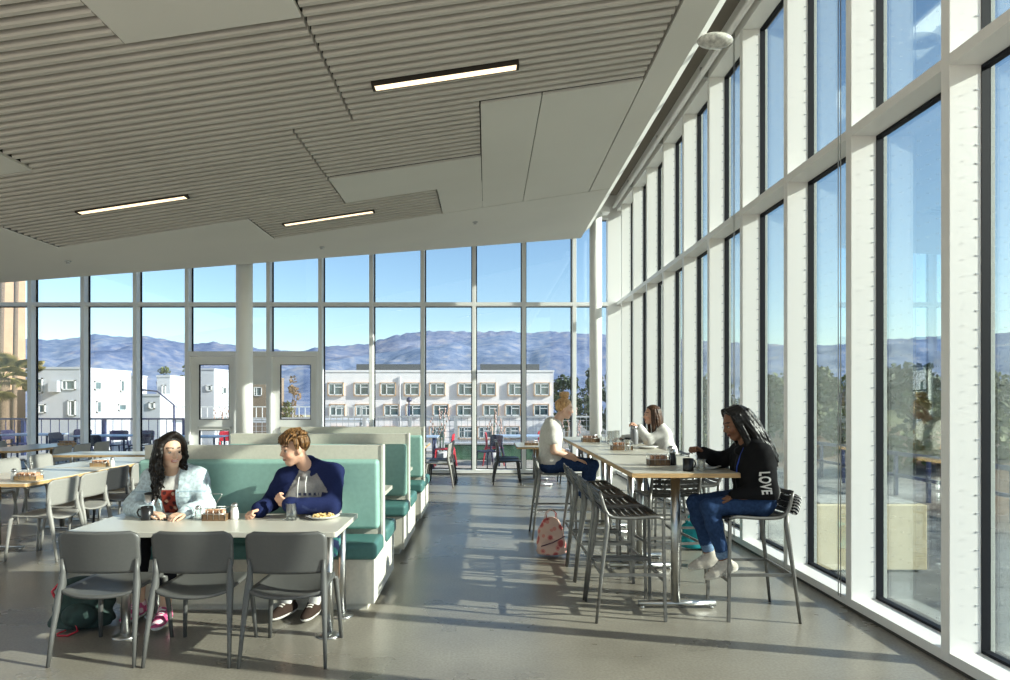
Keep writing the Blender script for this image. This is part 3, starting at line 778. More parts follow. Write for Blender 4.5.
def grid(name, xs, ys, fz, fc, m):
    nx, ny = len(xs), len(ys)
    vs = [(x,y,fz(x,y)) for y in ys for x in xs]
    fs = [(j*nx+i, j*nx+i+1, (j+1)*nx+i+1, (j+1)*nx+i) for j in range(ny-1) for i in range(nx-1)]
    me = bpy.data.meshes.new(name); me.from_pydata(vs, [], fs)
    ca = me.color_attributes.new('Col','FLOAT_COLOR','POINT')
    for i,v in enumerate(vs): ca.data[i].color = (*fc(v[0],v[1]),1)
    for p in me.polygons: p.use_smooth = True
    return link(name, me, m)
def gcol(x, y):
    if x > 3 and x/max(y,1) > .22:
        w = x + .8*math.sin(y*.3)
        if w < 4.7: return (.36,.34,.31)
        if w < 8.0: return (.105,.11,.12)
        if w < 8.5: return (.33,.32,.3)
        if w < 13.5: return (.19,.105,.05)
        return (.14,.135,.035)
    if y < 23: return (.3,.29,.26)
    if y < 40: return (.12,.15,.06)
    if y < 60: return (.22,.21,.15)
    return (.26,.24,.22)
gx = [-160,-100,-60,-40,-25,-14,-8,-3,0,2.8,3.2,4.2,5,5.4,7,9,11,11.8,12.4,13,15,17,19,20,24,30,40,60,90,130,200]
gy = [-30,-10,0,4,8,12,14,16,18,20,22,24,27,30,34,38,42,46,52,60,75,95,130,180,260]
g = grid('ground', gx, gy, ground_z, gcol, ground_mat()); g['kind'] = 'structure'
b = MB(); b.bb(-16,3.0,YB+.26,21,-.28,-.03); struct('terrace', b, M_pave)

# far mountains: ring of ridges right round the view, air haze put into their blue colour
prof = [(-700,345),(-400,338),(-200,345),(-80,338),(0,342),(35,340),(55,341),(80,338),(98,335),(120,338),(144,337),(170,341),(190,345),(212,343),(234,346),(262,350),(300,352),(326,347),(350,346),(369,345),(380,341),(396,336),(419,333),(446,332),(470,333),(506,332),(529,334),(551,332),(573,334),(611,336),(660,338),(700,341),(750,345),(830,346),(870,342),(920,338),(1000,334),(1200,325),(1600,315),(2400,330)]
def hills():
    m = bpy.data.materials.new('hazy_hillside'); m.use_nodes = True
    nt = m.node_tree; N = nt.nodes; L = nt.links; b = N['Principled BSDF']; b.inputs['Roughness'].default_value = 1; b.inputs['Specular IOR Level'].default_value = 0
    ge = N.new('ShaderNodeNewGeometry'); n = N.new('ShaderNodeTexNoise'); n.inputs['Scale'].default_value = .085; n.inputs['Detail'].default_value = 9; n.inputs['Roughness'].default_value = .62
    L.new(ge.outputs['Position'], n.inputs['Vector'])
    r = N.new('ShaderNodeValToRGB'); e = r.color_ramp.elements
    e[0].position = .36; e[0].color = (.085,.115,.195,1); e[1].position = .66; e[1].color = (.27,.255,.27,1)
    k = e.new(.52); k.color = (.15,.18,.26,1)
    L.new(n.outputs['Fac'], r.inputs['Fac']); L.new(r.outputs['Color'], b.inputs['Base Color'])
    b.inputs['Emission Color'].default_value = (.20,.30,.52,1); b.inputs['Emission Strength'].default_value = .17  # faint blue glow standing in for distance haze
    from mathutils import noise as NZ
    vs = []; n1 = 520; n2 = 34
    for i in range(n1+1):
        ang = -62+140*i/n1
        u = math.tan(math.radians(max(-80,min(80,ang))))*673+487
        py = float(np.interp(u,[p[0] for p in prof],[p[1] for p in prof]))
        top = (399-py)/673*math.cos(math.radians(ang))
        for j in range(n2+1):
            t = j/n2; R = 420+480*t
            x = R*math.sin(math.radians(ang)); y = R*math.cos(math.radians(ang))
            h = top*900 + EYE
            ridge = NZ.fractal(Vector((x*.011,y*.011,0)), 1.0, 2.0, 6)
            z = -8 + (h+8)*(t**1.15) + (1-t)*t*4*ridge*15 + (1-t)*t*3*NZ.noise(Vector((x*.004,y*.004,3)))*12
            z = min(z, EYE+top*R*.97+1) if t < .97 else h + 2.2*NZ.noise(Vector((ang*1.7,0,0))) + 1.2*NZ.noise(Vector((ang*6,0,0)))
            vs.append((x,y,z))
    w = n2+1
    fs = [(i*w+j,(i+1)*w+j,(i+1)*w+j+1,i*w+j+1) for i in range(n1) for j in range(n2)]
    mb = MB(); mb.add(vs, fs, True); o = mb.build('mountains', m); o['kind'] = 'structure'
hills()

# apartment block seen through the back windows
AY = 90.0
ax0, _, atop = at(316,372,AY); ax1 = at(553.5,372,AY)[0]
bl = thing('apartment_building','long white three storey apartment block with timber framed windows beyond the back windows','building',((ax0+ax1)/2, AY, -5.3))
ox, oz = (ax0+ax1)/2, -5.3
b = MB(); b.bb(ax0-ox,ax1-ox,0,16,0,atop-oz); b.build('wall', M_stucco, bl)
b = MB(); b.bb(ax0-ox-.1,ax1-ox+.1,-.1,16,atop-oz,atop-oz+.25); b.build('parapet', M_stucco, bl)
for (p0,p1) in ((352,421),(480,541)):
    b = MB(); b.bb(at(p0,0,AY)[0]-ox, at(p1,0,AY)[0]-ox, 3, 8, atop-oz, atop-oz+1.2); b.build('roof_screen', M_roofdk, bl)
b = MB(); b.tube([(at(400,0,AY)[0]-ox,-.15,0),(at(400,0,AY)[0]-ox,-.15,atop-oz-.6)],.10,8); b.build('downpipe', M_mesh, bl)
def apt_window(pxc, py0, py1, pw):
    xc,_,z1 = at(pxc,py0,AY); z0 = at(pxc,py1,AY)[2]; w = pw/673*AY/2
    b = MB(); d = .28
    for (x0,x1,q0,q1) in ((xc-w,xc-w+.08,z0,z1),(xc+w-.08,xc+w,z0,z1),(xc-w,xc+w,z0,z0+.08),(xc-w,xc+w,z1-.08,z1)): b.bb(x0-ox,x1-ox,-d,0,q0-oz,q1-oz)
    f = b.build('window_surround', M_orange, bl)
    b = MB(); b.bb(xc-w+.1-ox,xc+w-.1-ox,-d+.11,-d+.15,z0+.1-oz,z1-.1-oz); b.build('pane', M_pane, f)
    b = MB()
    for q in (xc-w+.16, xc-w*.15, xc+w-.16): b.bb(q-.06-ox,q+.06-ox,-d+.04,-d+.11,z0+.1-oz,z1-.1-oz)
    b.bb(xc-w+.1-ox,xc+w-.1-ox,-d+.04,-d+.11,z0+.1-oz,z0+.24-oz); b.bb(xc-w+.1-ox,xc+w-.1-ox,-d+.04,-d+.11,z1-.24-oz,z1-.1-oz)
    b.bb(xc-w*.15-ox,xc+w-.1-ox,-d+.04,-d+.11,(z0*.35+z1*.65)-.05-oz,(z0*.35+z1*.65)+.05-oz)
    b.build('casement', M_frame, f)
for p in (336,362,388,412,437.5,465.5,488,515.6,541.8): apt_window(p,382.5,396,16)
for p in (337.5,363.4,391.7,414,440.8,464.5,490.7,512.7,541): apt_window(p,404,416.5,16)
for p in (338,364,390,414,437,465.5,485,512): apt_window(p,426,439,15)

def house(name,label,px0,px1,pxb,py,Y,m,wins=(),side=(),base=-5.3,bay=None):
    """front face between px0 and px1 at depth Y, right side wall running back to where the photo shows px pxb"""
    x0,_,zt = at(px0,py,Y); x1 = at(px1,py,Y)[0]; cx = (x0+x1)/2; Y2 = 673*x1/(pxb-487); depth = max(1.2, Y2-Y)
    t = thing(name,label,'building',(cx,Y,base))
    b = MB(); b.bb(x0-cx,x1-cx,0,depth,0,zt-base); b.build('wall', m, t)
    b = MB(); b.bb(x0-cx-.06,x1-cx+.06,-.06,depth,zt-base,zt-base+.16); b.build('roof_edge', m, t)
    for (a,c,q0,q1) in wins:
        X0,_,Z1 = at(a,q0,Y); X1,_,Z0 = at(c,q1,Y)
        b = MB(); e=.09
        for (r0,r1,s0,s1) in ((X0,X0+e,Z0,Z1),(X1-e,X1,Z0,Z1),(X0,X1,Z0,Z0+e),(X0,X1,Z1-e,Z1)): b.bb(r0-cx,r1-cx,-.1,0,s0-base,s1-base)
        b.bb((X0*2+X1)/3-.04-cx,(X0*2+X1)/3+.04-cx,-.08,0,Z0-base,Z1-base)
        f = b.build('window_frame', M_frame, t)
        b = MB(); b.bb(X0-cx,X1-cx,-.03,0.01,Z0-base,Z1-base); b.build('pane', M_pane, f)
    for (a,c,q0,q1) in side:
        Ya, Yb_ = 673*x1/(a-487), 673*x1/(c-487); Z1 = EYE-(q0-399)/673*Ya; Z0 = EYE-(q1-399)/673*Ya; xs_ = x1-cx
        b = MB(); e=.09
        for (r0,r1,s0,s1) in ((Ya,Ya+e,Z0,Z1),(Yb_-e,Yb_,Z0,Z1),(Ya,Yb_,Z0,Z0+e),(Ya,Yb_,Z1-e,Z1)): b.bb(xs_,xs_+.1,r0-Y,r1-Y,s0-base,s1-base)
        f = b.build('window_frame', M_frame, t)
        b = MB(); b.bb(xs_-.01,xs_+.03,Ya-Y,Yb_-Y,Z0-base,Z1-base); b.build('pane', M_pane, f)
    if bay:
        X0,_,Z1 = at(bay[0],bay[2],Y); X1,_,Z0 = at(bay[1],bay[3],Y); b = MB(); b.bb(X0-cx,X1-cx,-.5,0,Z0-base,Z1-base); b.build('bay_box', M_stuccoL, t)
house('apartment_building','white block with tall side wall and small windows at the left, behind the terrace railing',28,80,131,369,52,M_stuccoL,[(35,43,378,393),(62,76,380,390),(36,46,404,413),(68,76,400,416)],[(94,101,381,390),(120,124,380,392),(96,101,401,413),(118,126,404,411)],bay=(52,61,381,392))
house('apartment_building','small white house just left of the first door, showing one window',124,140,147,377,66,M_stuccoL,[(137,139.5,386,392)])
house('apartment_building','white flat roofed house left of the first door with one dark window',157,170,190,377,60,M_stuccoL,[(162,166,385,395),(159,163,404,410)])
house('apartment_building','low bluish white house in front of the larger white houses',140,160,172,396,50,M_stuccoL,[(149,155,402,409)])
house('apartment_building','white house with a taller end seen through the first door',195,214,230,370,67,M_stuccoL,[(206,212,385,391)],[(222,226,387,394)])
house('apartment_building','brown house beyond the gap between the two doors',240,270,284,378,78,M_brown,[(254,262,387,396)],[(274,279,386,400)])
b = MB(); 
t = thing('balcony_terrace','white railed balcony deck seen through the two doors','balcony',(at(250,0,55)[0],55,-5.3))
b.bb(-8,9.5,0,4,5.0,5.25); b.bb(-8,9.5,.3,4,0,1.0); b.build('deck', M_stuccoL, t)
b = MB()
for k in range(36): b.bb(-8+k*.5-.03,-8+k*.5+.03,0,.05,5.25,6.3)
b.bb(-8,9.5,0,.06,6.25,6.33); b.build('railing', M_frame, t)
for k in range(6):
    b = MB(); b.bb(-7.6+k*3.3,-7.4+k*3.3,.2,.4,0,5.0); b.build('post', M_stuccoL, t)
# tall tan building at the left edge
X0 = at(-400,0,46)[0]; X1 = (25.5-487)/673*57
t = thing('tan_building','tall tan stucco building at the left edge behind the palms','building',((X0+X1)/2,46,-5.3)); w = X1-X0
b = MB(); b.bb(-w/2,w/2,0,11,0,22); b.build('wall', M_tan, t)
b = MB(); b.bb(-w/2-.2,w/2+.2,-.2,11,22,22.5); b.build('cornice', M_tan, t)

# trees
def tree(label, x, y, h, r, leaf, name='tree', trunk=.35, n=1500, seed=1, zb=None, group=None, flat=1.0):
    z0 = ground_z(x,y) if zb is None else zb
    t = thing(name, label, 'tree', (x,y,z0), 0, group)
    rnd = random.Random(seed)
    b = MB(); b.tube([(0,0,-.3),(rnd.uniform(-.1,.1)*r,0,h*trunk),(rnd.uniform(-.2,.2)*r,0,h*.75)],[r*.09,r*.06,r*.02],8)
    for k in range(6):
        a = rnd.random()*6.28; b.tube([(0,0,h*trunk*(.9+.05*k)),(math.cos(a)*r*.5,math.sin(a)*r*.5,h*(.55+.05*k))],[r*.045,r*.012],6)
    b.build('trunk', M_bark, t)
    cl = []
    for k in range(26):
        a = rnd.random()*6.28; q = math.sqrt(rnd.random())*.78; zz = rnd.uniform(trunk*.8,1)
        sh = math.sin(PI*min(1,max(0,(zz-trunk*.55)/(1.06-trunk*.55))))**.6
        cl.append((q*r*sh*math.cos(a), q*r*sh*math.sin(a)*flat, zz*h*.93, r*rnd.uniform(.2,.36)))
    b = MB(); vs = []; fs = []
    for k in range(n):
        c = rnd.choice(cl); d = Vector((rnd.gauss(0,1),rnd.gauss(0,1),rnd.gauss(0,1))).normalized()*c[3]*rnd.uniform(.55,1.05)
        p = Vector(c[:3])+d; s = r*rnd.uniform(.055,.115)
        u = Vector((rnd.gauss(0,1),rnd.gauss(0,1),rnd.gauss(0,1))).normalized(); v = u.cross(Vector((rnd.gauss(0,1),rnd.gauss(0,1),rnd.gauss(0,1)))).normalized()
        o = len(vs); vs += [p+u*s, p+v*s*.7, p-u*s, p-v*s*.7]; fs.append((o,o+1,o+2,o+3))
    b.add(vs, fs); b.build('foliage', leaf, t); return t
def tpx(label, px, pyt, Y, wpx, leaf, seed, pyb=None, **k):
    x,_,zt = at(px,pyt,Y); zb = ground_z(x,Y) if pyb is None else at(px,pyb,Y)[2]
    return tree(label, x, Y, zt-zb, wpx/2/673*Y, leaf, seed=seed, zb=zb, **k)
tpx('sparse olive brown tree rising behind the white houses, left of two',163,361,75,26,M_leafo,11)
tpx('sparse olive brown tree rising behind the white houses, right of two',183,360,78,26,M_leafo,12)
tpx('reddish brown tree seen through the upper glass of the second door',292,372,70,26,M_leafb,13)
tpx('round green bush seen low in the glass of the second door',286,402,48,20,M_leafo,14,pyb=420,trunk=.15,n=700)
tpx('dark green tree just right of the apartment block',566,372,105,40,M_leafd,15,n=2200)
tpx('dark green tree behind the bun of the blonde woman',592,367,95,36,M_leafd,16,n=2200)
tpx('dark green tree between the slim column and the corner',618,362,90,40,M_leafd,17,n=2200)
tpx('dark green tree beyond the corner of the two window walls',655,366,85,44,M_leafd,18)
# right side trees and shrubs beyond the road
k = 0
for (px,pyt,Y,w,leaf,lab) in ((715,375,60,70,M_leafd,'dark tree beyond the road, seen behind the mid right window mullions'),
    (770,378,48,70,M_leafo,'olive tree beyond the road behind the woman in black'),
    (830,374,44,80,M_leafo,'olive tree beyond the road in the second nearest right window'),
    (905,376,40,90,M_leafd,'green tree beyond the road in the nearest full right window, above the bank'),
    (975,378,34,70,M_leafo,'olive tree at the right photo edge beyond the glass'),
    (1040,380,30,80,M_leafd,'dark tree at the far right beyond the glass')):
    k += 1; tpx(lab,px,pyt,Y,w,leaf,30+k,trunk=.2,n=2200)
for i,(px,Y,hh,lab) in enumerate(((850,21,1.3,'low olive shrub on the bank left of the cream block'),(885,17,1.0,'low olive shrub on the bank above the cream block'),(925,20,1.2,'low shrub on the bank right of the cream block'),(1010,15.5,1.1,'low shrub on the bank at the right photo edge'),(800,24,1.4,'low shrub on the bank behind the seated woman in black'),(700,30,1.5,'low shrub on the bank beyond the far right windows'))):
    x = (px-487)/673*Y; tree(lab,x,Y,hh,1.25,M_leafo,name='shrub',trunk=.1,n=700,seed=60+i)
t = thing('cream_block','big cream concrete planter block standing on the gravel outside the right windows','planter',(4.32,7.95,ground_z(4.3,8)))
b = MB(); b.bb(-.62,.62,-.4,.4,.03,.76); b.build('block', M_concrete, t, bevel=.01)
b = MB(); b.bb(-.56,.56,-.34,.34,0,.03); b.build('plinth', M_dark, t)
b = MB(); b.bb(-.55,.55,-.33,.33,.76,.775); b.build('soil', mat('grey_soil',(.3,.3,.29),.9,noise=(12,.3)), t)
# guard rail by the road
t = thing('guard_rail','dark railing along the road outside the right windows','railing',(8.2,13.5,ground_z(8.2,13.5)))
b = MB()
for k in range(9): b.bb(-.03,.03,-4+k-.03,-4+k+.03,0,.9)
b.build('post', M_navy, t)
b = MB(); b.bb(-.02,.02,-4,4,.82,.9); b.bb(-.02,.02,-4,4,.4,.46); b.build('rail', M_navy, t)

# palms at the left
def palm(label, x, y, h, crown, leanx=0, tall=False, seed=1, zb=None):
    t = thing('palm_tree', label, 'palm tree', (x,y,zb if zb is not None else ground_z(x,y)))
    rnd = random.Random(seed)
    b = MB(); b.tube([(leanx*v*h,0,v*h) for v in (0,.25,.5,.75,1)], [.30,.24,.21,.20,.24] if not tall else [.2,.15,.13,.12,.14], 12); b.build('trunk', M_bark, t)
    for k in range(24):
        a = 2*PI*k/24*1.618*4; el = rnd.uniform(-.5,1.2); L_ = crown*rnd.uniform(.8,1.1)
        R = Matrix.Translation((leanx*h,0,h)) @ Matrix.Rotation(a,4,'Z') @ Matrix.Rotation(-el,4,'Y')
        b = MB(); vs=[]; fs=[]
        b.tube([R @ Vector((s*L_*.55,0,-.12*(s**2)*L_)) for s in (0,.5,1)], [.025,.02,.012], 5)
        for q in range(22):                          # fan of blades with drooping tips
            w = (q/21-.5)*2.6; d = Vector((math.cos(w),math.sin(w),0)); base = Vector((L_*.55,0,-.12*L_)); n_ = Vector((-d.y,d.x,0))*.035
            m1 = base+d*L_*.30; tip = base+d*L_*.48+Vector((0,0,-.14*L_))
            o = len(vs); vs += [R@(base-n_*.3), R@(base+n_*.3), R@(m1+n_), R@tip, R@(m1-n_)]; fs.append((o,o+1,o+2,o+3,o+4))
        b.add(vs, fs); b.build('frond', M_palm, t)
    return t
x,_,z = at(4,378,30); palm('short bushy fan palm at the left photo edge in front of the tan building', x, 30, z-ground_z(x,30), 1.55, 0, seed=3)
x,_,z = at(-2,360,36); palm('tall slender palm trunk rising in front of the tan building, left of two', x, 36, 14, 1.8, .02, True, 4)
x,_,z = at(13,360,41); palm('tall slender palm trunk rising in front of the tan building, right of two', x, 41, 16.5, 1.8, .015, True, 5)

# terrace furniture
def rail(x0,x1,y,label,m,h=1.1,n=6,wire=False):
    cx = (x0+x1)/2; t = thing('terrace_railing',label,'railing',(cx,y,-.03))
    for k in range(n):
        xx = x0+(x1-x0)*k/(n-1)-cx; b = MB(); b.bb(xx-.05,xx+.05,-.05,.05,0,h+.02); b.build('post', m, t)
    b = MB(); b.bb(x0-cx,x1-cx,-.04,.04,h,h+.05); b.build('handrail', m, t)
    b = MB()
    if wire:
        q = int((x1-x0)/.18)
        for k in range(q): xx = x0+(x1-x0)*k/q-cx; b.bb(xx-.008,xx+.008,-.006,.006,.1,h)
        for k in range(6): b.bb(x0-cx,x1-cx,-.006,.006,.15+k*.17,.165+k*.17)
    else:
        q = int((x1-x0)/.26)
        for k in range(q): xx = x0+(x1-x0)*k/q-cx; b.bb(xx-.008,xx+.008,-.008,.008,.1,h)
    b.build('balusters', m, t)
rail(-16,-8.9,19.8,'dark blue metal railing at the left end of the terrace',M_navy,1.05,4)
rail(-8.8,-5.2,20.4,'grey metal railing of the terrace between the left mullions and the doors',M_mesh,1.05,4,True)
rail(-5.1,3.2,20.4,'pale grey mesh railing across the terrace in front of the apartment block',M_mesh,1.1,7,True)
b = MB(); b.bb(-1.5,1.5,-.25,.25,0,.42)
t = thing('planter','low green planter on the terrace behind the small back table','planter',(.35,18.6,-.03)); b.build('box', M_hedge, t, bevel=.01)
b = MB(); b.bb(-1.52,1.52,-.27,.27,.42,.46); b.build('rim', M_mesh, t)
def flower(label,x,y,seed):
    t = thing('flowering_plant',label,'plant',(x,y,-.03)); rnd = random.Random(seed)
    b = MB(); b.lathe([(0,0),(.16,0),(.2,.3),(.18,.3),(.15,.26),(0,.26)],n=16); b.build('pot', M_mesh, t)
    b = MB(); vs=[];fs=[]; f = MB()
    for k in range(9):
        a = rnd.random()*6.28; d = rnd.random()*.3; hh = rnd.uniform(.6,1.15)
        p = [(0.05*math.cos(a),.05*math.sin(a),.26),(d*.6*math.cos(a),d*.6*math.sin(a),.26+hh*.6),(d*math.cos(a),d*math.sin(a),.26+hh)]
        b.tube(p,[.008,.006,.003],5); 
        for q in range(4): f.ball((p[2][0]+rnd.uniform(-.04,.04),p[2][1]+rnd.uniform(-.04,.04),p[2][2]-q*.07),(.02,.02,.04),6,4)
    b.build('stems', M_hedge, t); f.build('flowers', M_flower, t)
flower('potted plant with pale pink flower spikes on the terrace behind the last booth',-1.2,17.6,1)
flower('potted plant with pale pink flower spikes on the terrace by the small back table',.15,17.8,2)
flower('potted plant with pale pink flower spikes on the terrace behind the blonde woman',2.3,18.3,3)
flower('potted plant with pale pink flower spikes on the terrace left of the first door',-7.5,18.9,4)
M_navyp = mat('navy_plastic', (.022,.02,.06), .4)
out = {}
def outchair(key, m, x, y, rz, label):
    if key not in out:
        out[key] = make_chair(label, None, m); out[key].name = 'terrace_chair'; o = out[key]; o['category'] = 'chair'; o.location = (x,y,-.03); o.rotation_euler = (0,0,rz)
        return
    dup(out[key], (x,y,-.03), rz, label)
def outtable(x,y,label):
    t = thing('terrace_table',label,'table',(x,y,-.03))
    b = MB(); b.bb(-.7,.7,-.4,.4,.72,.75); b.build('tabletop', M_blue, t)
    for sx in (-1,1):
        for sy in (-1,1): b = MB(); b.tube([(sx*.6,sy*.32,0),(sx*.6,sy*.32,.72)],.025,8); b.build('leg', M_navy, t)
outtable(-9.6,17.0,'pale blue terrace table outside the left windows, among navy chairs')
outtable(-11.9,17.6,'pale blue terrace table outside, at the left photo edge')
outtable(-7.2,16.6,'pale blue terrace table outside with red chairs, left of the first door')
outtable(-5.2,17.0,'pale blue terrace table outside the first door')
outtable(-1.9,16.6,'pale blue terrace table outside behind the last booth')
outtable(.9,16.9,'pale blue terrace table outside behind the small back table')
outchair('n',M_navyp,-10.7,17.0,RIGHT,'navy terrace chair left of the blue table outside the left windows')
outchair('n',M_navyp,-9.9,17.9,PI,'navy terrace chair behind the blue table outside the left windows, left of two')
outchair('n',M_navyp,-9.2,17.9,PI,'navy terrace chair behind the blue table outside the left windows, right of two')
outchair('n',M_navyp,-8.7,16.75,LEFT,'navy terrace chair facing left at the right end of a blue terrace table')
outchair('n',M_navyp,-12.9,18.4,RIGHT,'navy terrace chair at the left edge outside, beside the dark blue railing')
outchair('n',M_navyp,-11.3,18.6,PI,'navy terrace chair outside behind the leftmost terrace table')
outchair('n',M_navyp,-9.3,16.0,0,'navy terrace chair in front of the blue table outside the left windows')
outchair('n',M_navyp,.05,15.7,LEFT+.6,'dark terrace chair just outside the glass left of the small back table')
outchair('r',M_red,-7.9,17.35,RIGHT,'red terrace chair outside, left of the blue table near the first door')
outchair('r',M_red,-6.8,17.5,PI,'red terrace chair outside behind the blue table near the first door')
outchair('r',M_red,-5.6,17.9,PI,'red terrace chair seen low through the glass of the first door')
outchair('r',M_red,-4.6,17.9,PI,'red terrace chair seen between the two doors')
outchair('r',M_red,-1.05,16.4,LEFT,'red terrace chair outside behind the pair of chairs at the last booth')
outchair('r',M_red,.2,16.9,RIGHT,'red terrace chair outside, left of the small back table')
outchair('r',M_red,1.6,17.7,PI,'red terrace chair outside, hidden partly behind the blonde woman')
# street lamps
def lamp(label,x,y,h,arm=0):
    z0 = ground_z(x,y); t = thing('street_lamp',label,'street lamp',(x,y,z0))
    b = MB(); b.tube([(0,0,0),(0,0,h)],[.09,.06],8); b.build('pole', M_navy, t)
    b = MB()
    if arm: b.tube([(0,0,h),(arm*.5,0,h+.9),(arm,0,h+1.0)],.05,8); b.bb(arm-.3,arm+.3,-.15,.15,h+.92,h+1.04)
    else: b.lathe([(.06,0),(.22,.05),(.2,.3),(.05,.4),(0,.4)],(0,0,h),10)
    b.build('lamp_head', M_navy, t)
x,_,z = at(409,402,55); lamp('dark street lamp with a lantern in front of the apartment block',x,55,z-ground_z(x,55))
x,_,z = at(174,405,44); lamp('dark street lamp with curved arm in front of the white houses',x,44,z-ground_z(x,44),-2.2)
# ------------------------------------------------------------------ people: one smooth skin per body, clothes and hair as children
def V3(*a): return np.array(a if len(a) == 3 else a[0], dtype=np.float64)
def unit(v): v = np.asarray(v, float); return v/np.linalg.norm(v)
class Field:
    def __init__(s, lo, hi, vox):
        s.lo = np.array(lo, float); s.vox = vox; s.n = np.ceil((np.array(hi)-s.lo)/vox).astype(int)+1
        s.d = np.full(s.n, .2, np.float32)
    def block(s, lo, hi):
        a = np.clip(np.floor((lo-s.lo)/s.vox).astype(int), 0, s.n-1); b = np.clip(np.ceil((hi-s.lo)/s.vox).astype(int)+1, 1, s.n)
        b = np.maximum(b, a+1)
        g = np.meshgrid(*[s.lo[i]+s.vox*np.arange(a[i],b[i]) for i in range(3)], indexing='ij', sparse=True)
        return tuple(slice(a[i],b[i]) for i in range(3)), g
    def put(s, sl, d, k, op='u'):
        A = s.d[sl]; d = d.astype(np.float32)
        if op == 'u':
            if k > 0: h = np.clip(.5+.5*(d-A)/k,0,1); R = d*(1-h)+A*h-k*h*(1-h); R = np.where(np.minimum(A,d) > .15, np.minimum(A,d), R)
            else: R = np.minimum(A,d)
        else:
            if k > 0: h = np.clip(.5-.5*(A+d)/k,0,1); R = A*(1-h)+(-d)*h+k*h*(1-h)
            else: R = np.maximum(A,-d)
        s.d[sl] = R
    def cone(s, a, b, ra, rb, k=.02, op='u'):
        a = V3(a); b = V3(b); m = max(ra,rb)+k*1.5+s.vox*3
        sl, (X,Y,Z) = s.block(np.minimum(a,b)-m, np.maximum(a,b)+m)
        ba = b-a; q = float(ba@ba)+1e-12
        h = np.clip(((X-a[0])*ba[0]+(Y-a[1])*ba[1]+(Z-a[2])*ba[2])/q,0,1)
        d = np.sqrt((X-a[0]-h*ba[0])**2+(Y-a[1]-h*ba[1])**2+(Z-a[2]-h*ba[2])**2)-(ra+(rb-ra)*h)
        s.put(sl, d, k, op); return s
    def ell(s, c, R, r, k=.02, op='u'):
        """ellipsoid, rows of R are its axes"""
        c = V3(c); R = np.asarray(R,float); m = max(r)+k*1.5+s.vox*3
        sl, (X,Y,Z) = s.block(c-m, c+m)
        q = [(X-c[0])*R[i][0]+(Y-c[1])*R[i][1]+(Z-c[2])*R[i][2] for i in range(3)]
        k0 = np.sqrt(sum((q[i]/r[i])**2 for i in range(3))); k1 = np.sqrt(sum((q[i]/r[i]**2)**2 for i in range(3)))+1e-9
        s.put(sl, k0*(k0-1)/k1, k, op); return s
    def boxcut(s, c, R, h):
        c = V3(c); R = np.asarray(R,float); m = np.linalg.norm(h)+s.vox*2
        sl, (X,Y,Z) = s.block(c-m, c+m)
        q = [np.abs((X-c[0])*R[i][0]+(Y-c[1])*R[i][1]+(Z-c[2])*R[i][2])-h[i] for i in range(3)]
        s.put(sl, np.maximum(np.maximum(q[0],q[1]),q[2]), 0, 's'); return s
    def plane(s, p, n, k=0):
        """cut away everything on the side n points to"""
        p = V3(p); n = unit(n); sl, (X,Y,Z) = s.block(s.lo, s.lo+s.n*s.vox)
        s.d = np.maximum(s.d, ((X-p[0])*n[0]+(Y-p[1])*n[1]+(Z-p[2])*n[2]).astype(np.float32)); return s
    def wrinkle(s, amp, f, seed=0, ax=(1,1,1)):
        r = np.random.default_rng(seed); sl, (X,Y,Z) = s.block(s.lo, s.lo+s.n*s.vox)
        t = np.zeros(s.n, np.float32)
        for i in range(5):
            v = r.normal(size=3)*np.array(ax); v = v/np.linalg.norm(v)*f*(1+.45*i); w = r.normal(size=3); w = w/np.linalg.norm(w)*f*.4
            t += (np.sin(X*v[0]+Y*v[1]+Z*v[2]+r.random()*6+1.3*np.sin(X*w[0]+Y*w[1]+Z*w[2]))/(1+.6*i)).astype(np.float32)
        s.d = s.d + amp*t*.55; return s
    def mesh(s):
        g = s.d; n = g.shape; ins = g < 0
        c = np.zeros((n[0]-1,n[1]-1,n[2]-1), np.uint8)
        for dx in (0,1):
            for dy in (0,1):
                for dz in (0,1): c += ins[dx:n[0]-1+dx, dy:n[1]-1+dy, dz:n[2]-1+dz]
        I = np.argwhere((c > 0) & (c < 8)); idx = np.full(c.shape, -1, np.int32); idx[tuple(I.T)] = np.arange(len(I))
        cor = {o: g[I[:,0]+o[0], I[:,1]+o[1], I[:,2]+o[2]] for o in [(a,b,e) for a in (0,1) for b in (0,1) for e in (0,1)]}
        acc = np.zeros((len(I),3)); cnt = np.zeros(len(I))
        for o in cor:
            for ax in range(3):
                if o[ax]: continue
                p = list(o); p[ax] = 1; p = tuple(p); A, B = cor[o], cor[p]; m = (A < 0) != (B < 0)
                t = np.where(m, A/np.where(np.abs(A-B) < 1e-12, 1e-12, A-B), 0)
                pt = np.tile(np.array(o,float),(len(I),1)); pt[:,ax] += t; acc[m] += pt[m]; cnt[m] += 1
        P = s.lo + (I + acc/np.maximum(cnt,1)[:,None])*s.vox
        F = []
        for ax in range(3):
            u, v = (ax+1)%3, (ax+2)%3
            sa = [slice(None)]*3; sb = [slice(None)]*3; sa[ax] = slice(0,-1); sb[ax] = slice(1,None)
            m = ins[tuple(sa)] != ins[tuple(sb)]; E = np.argwhere(m)
            ok = (E[:,u] > 0) & (E[:,v] > 0) & (E[:,u] < n[u]-1) & (E[:,v] < n[v]-1); E = E[ok]
            fl = ins[tuple(sa)][tuple(E.T)]
            q = []
            for (du,dv) in ((-1,-1),(0,-1),(0,0),(-1,0)):
                K = E.copy(); K[:,u] += du; K[:,v] += dv; q.append(idx[tuple(K.T)])
            Q = np.stack(q,1); Q[~fl] = Q[~fl][:,::-1]; F.append(Q)
        F = np.concatenate(F); F = F[(F >= 0).all(1)]
        return P, F
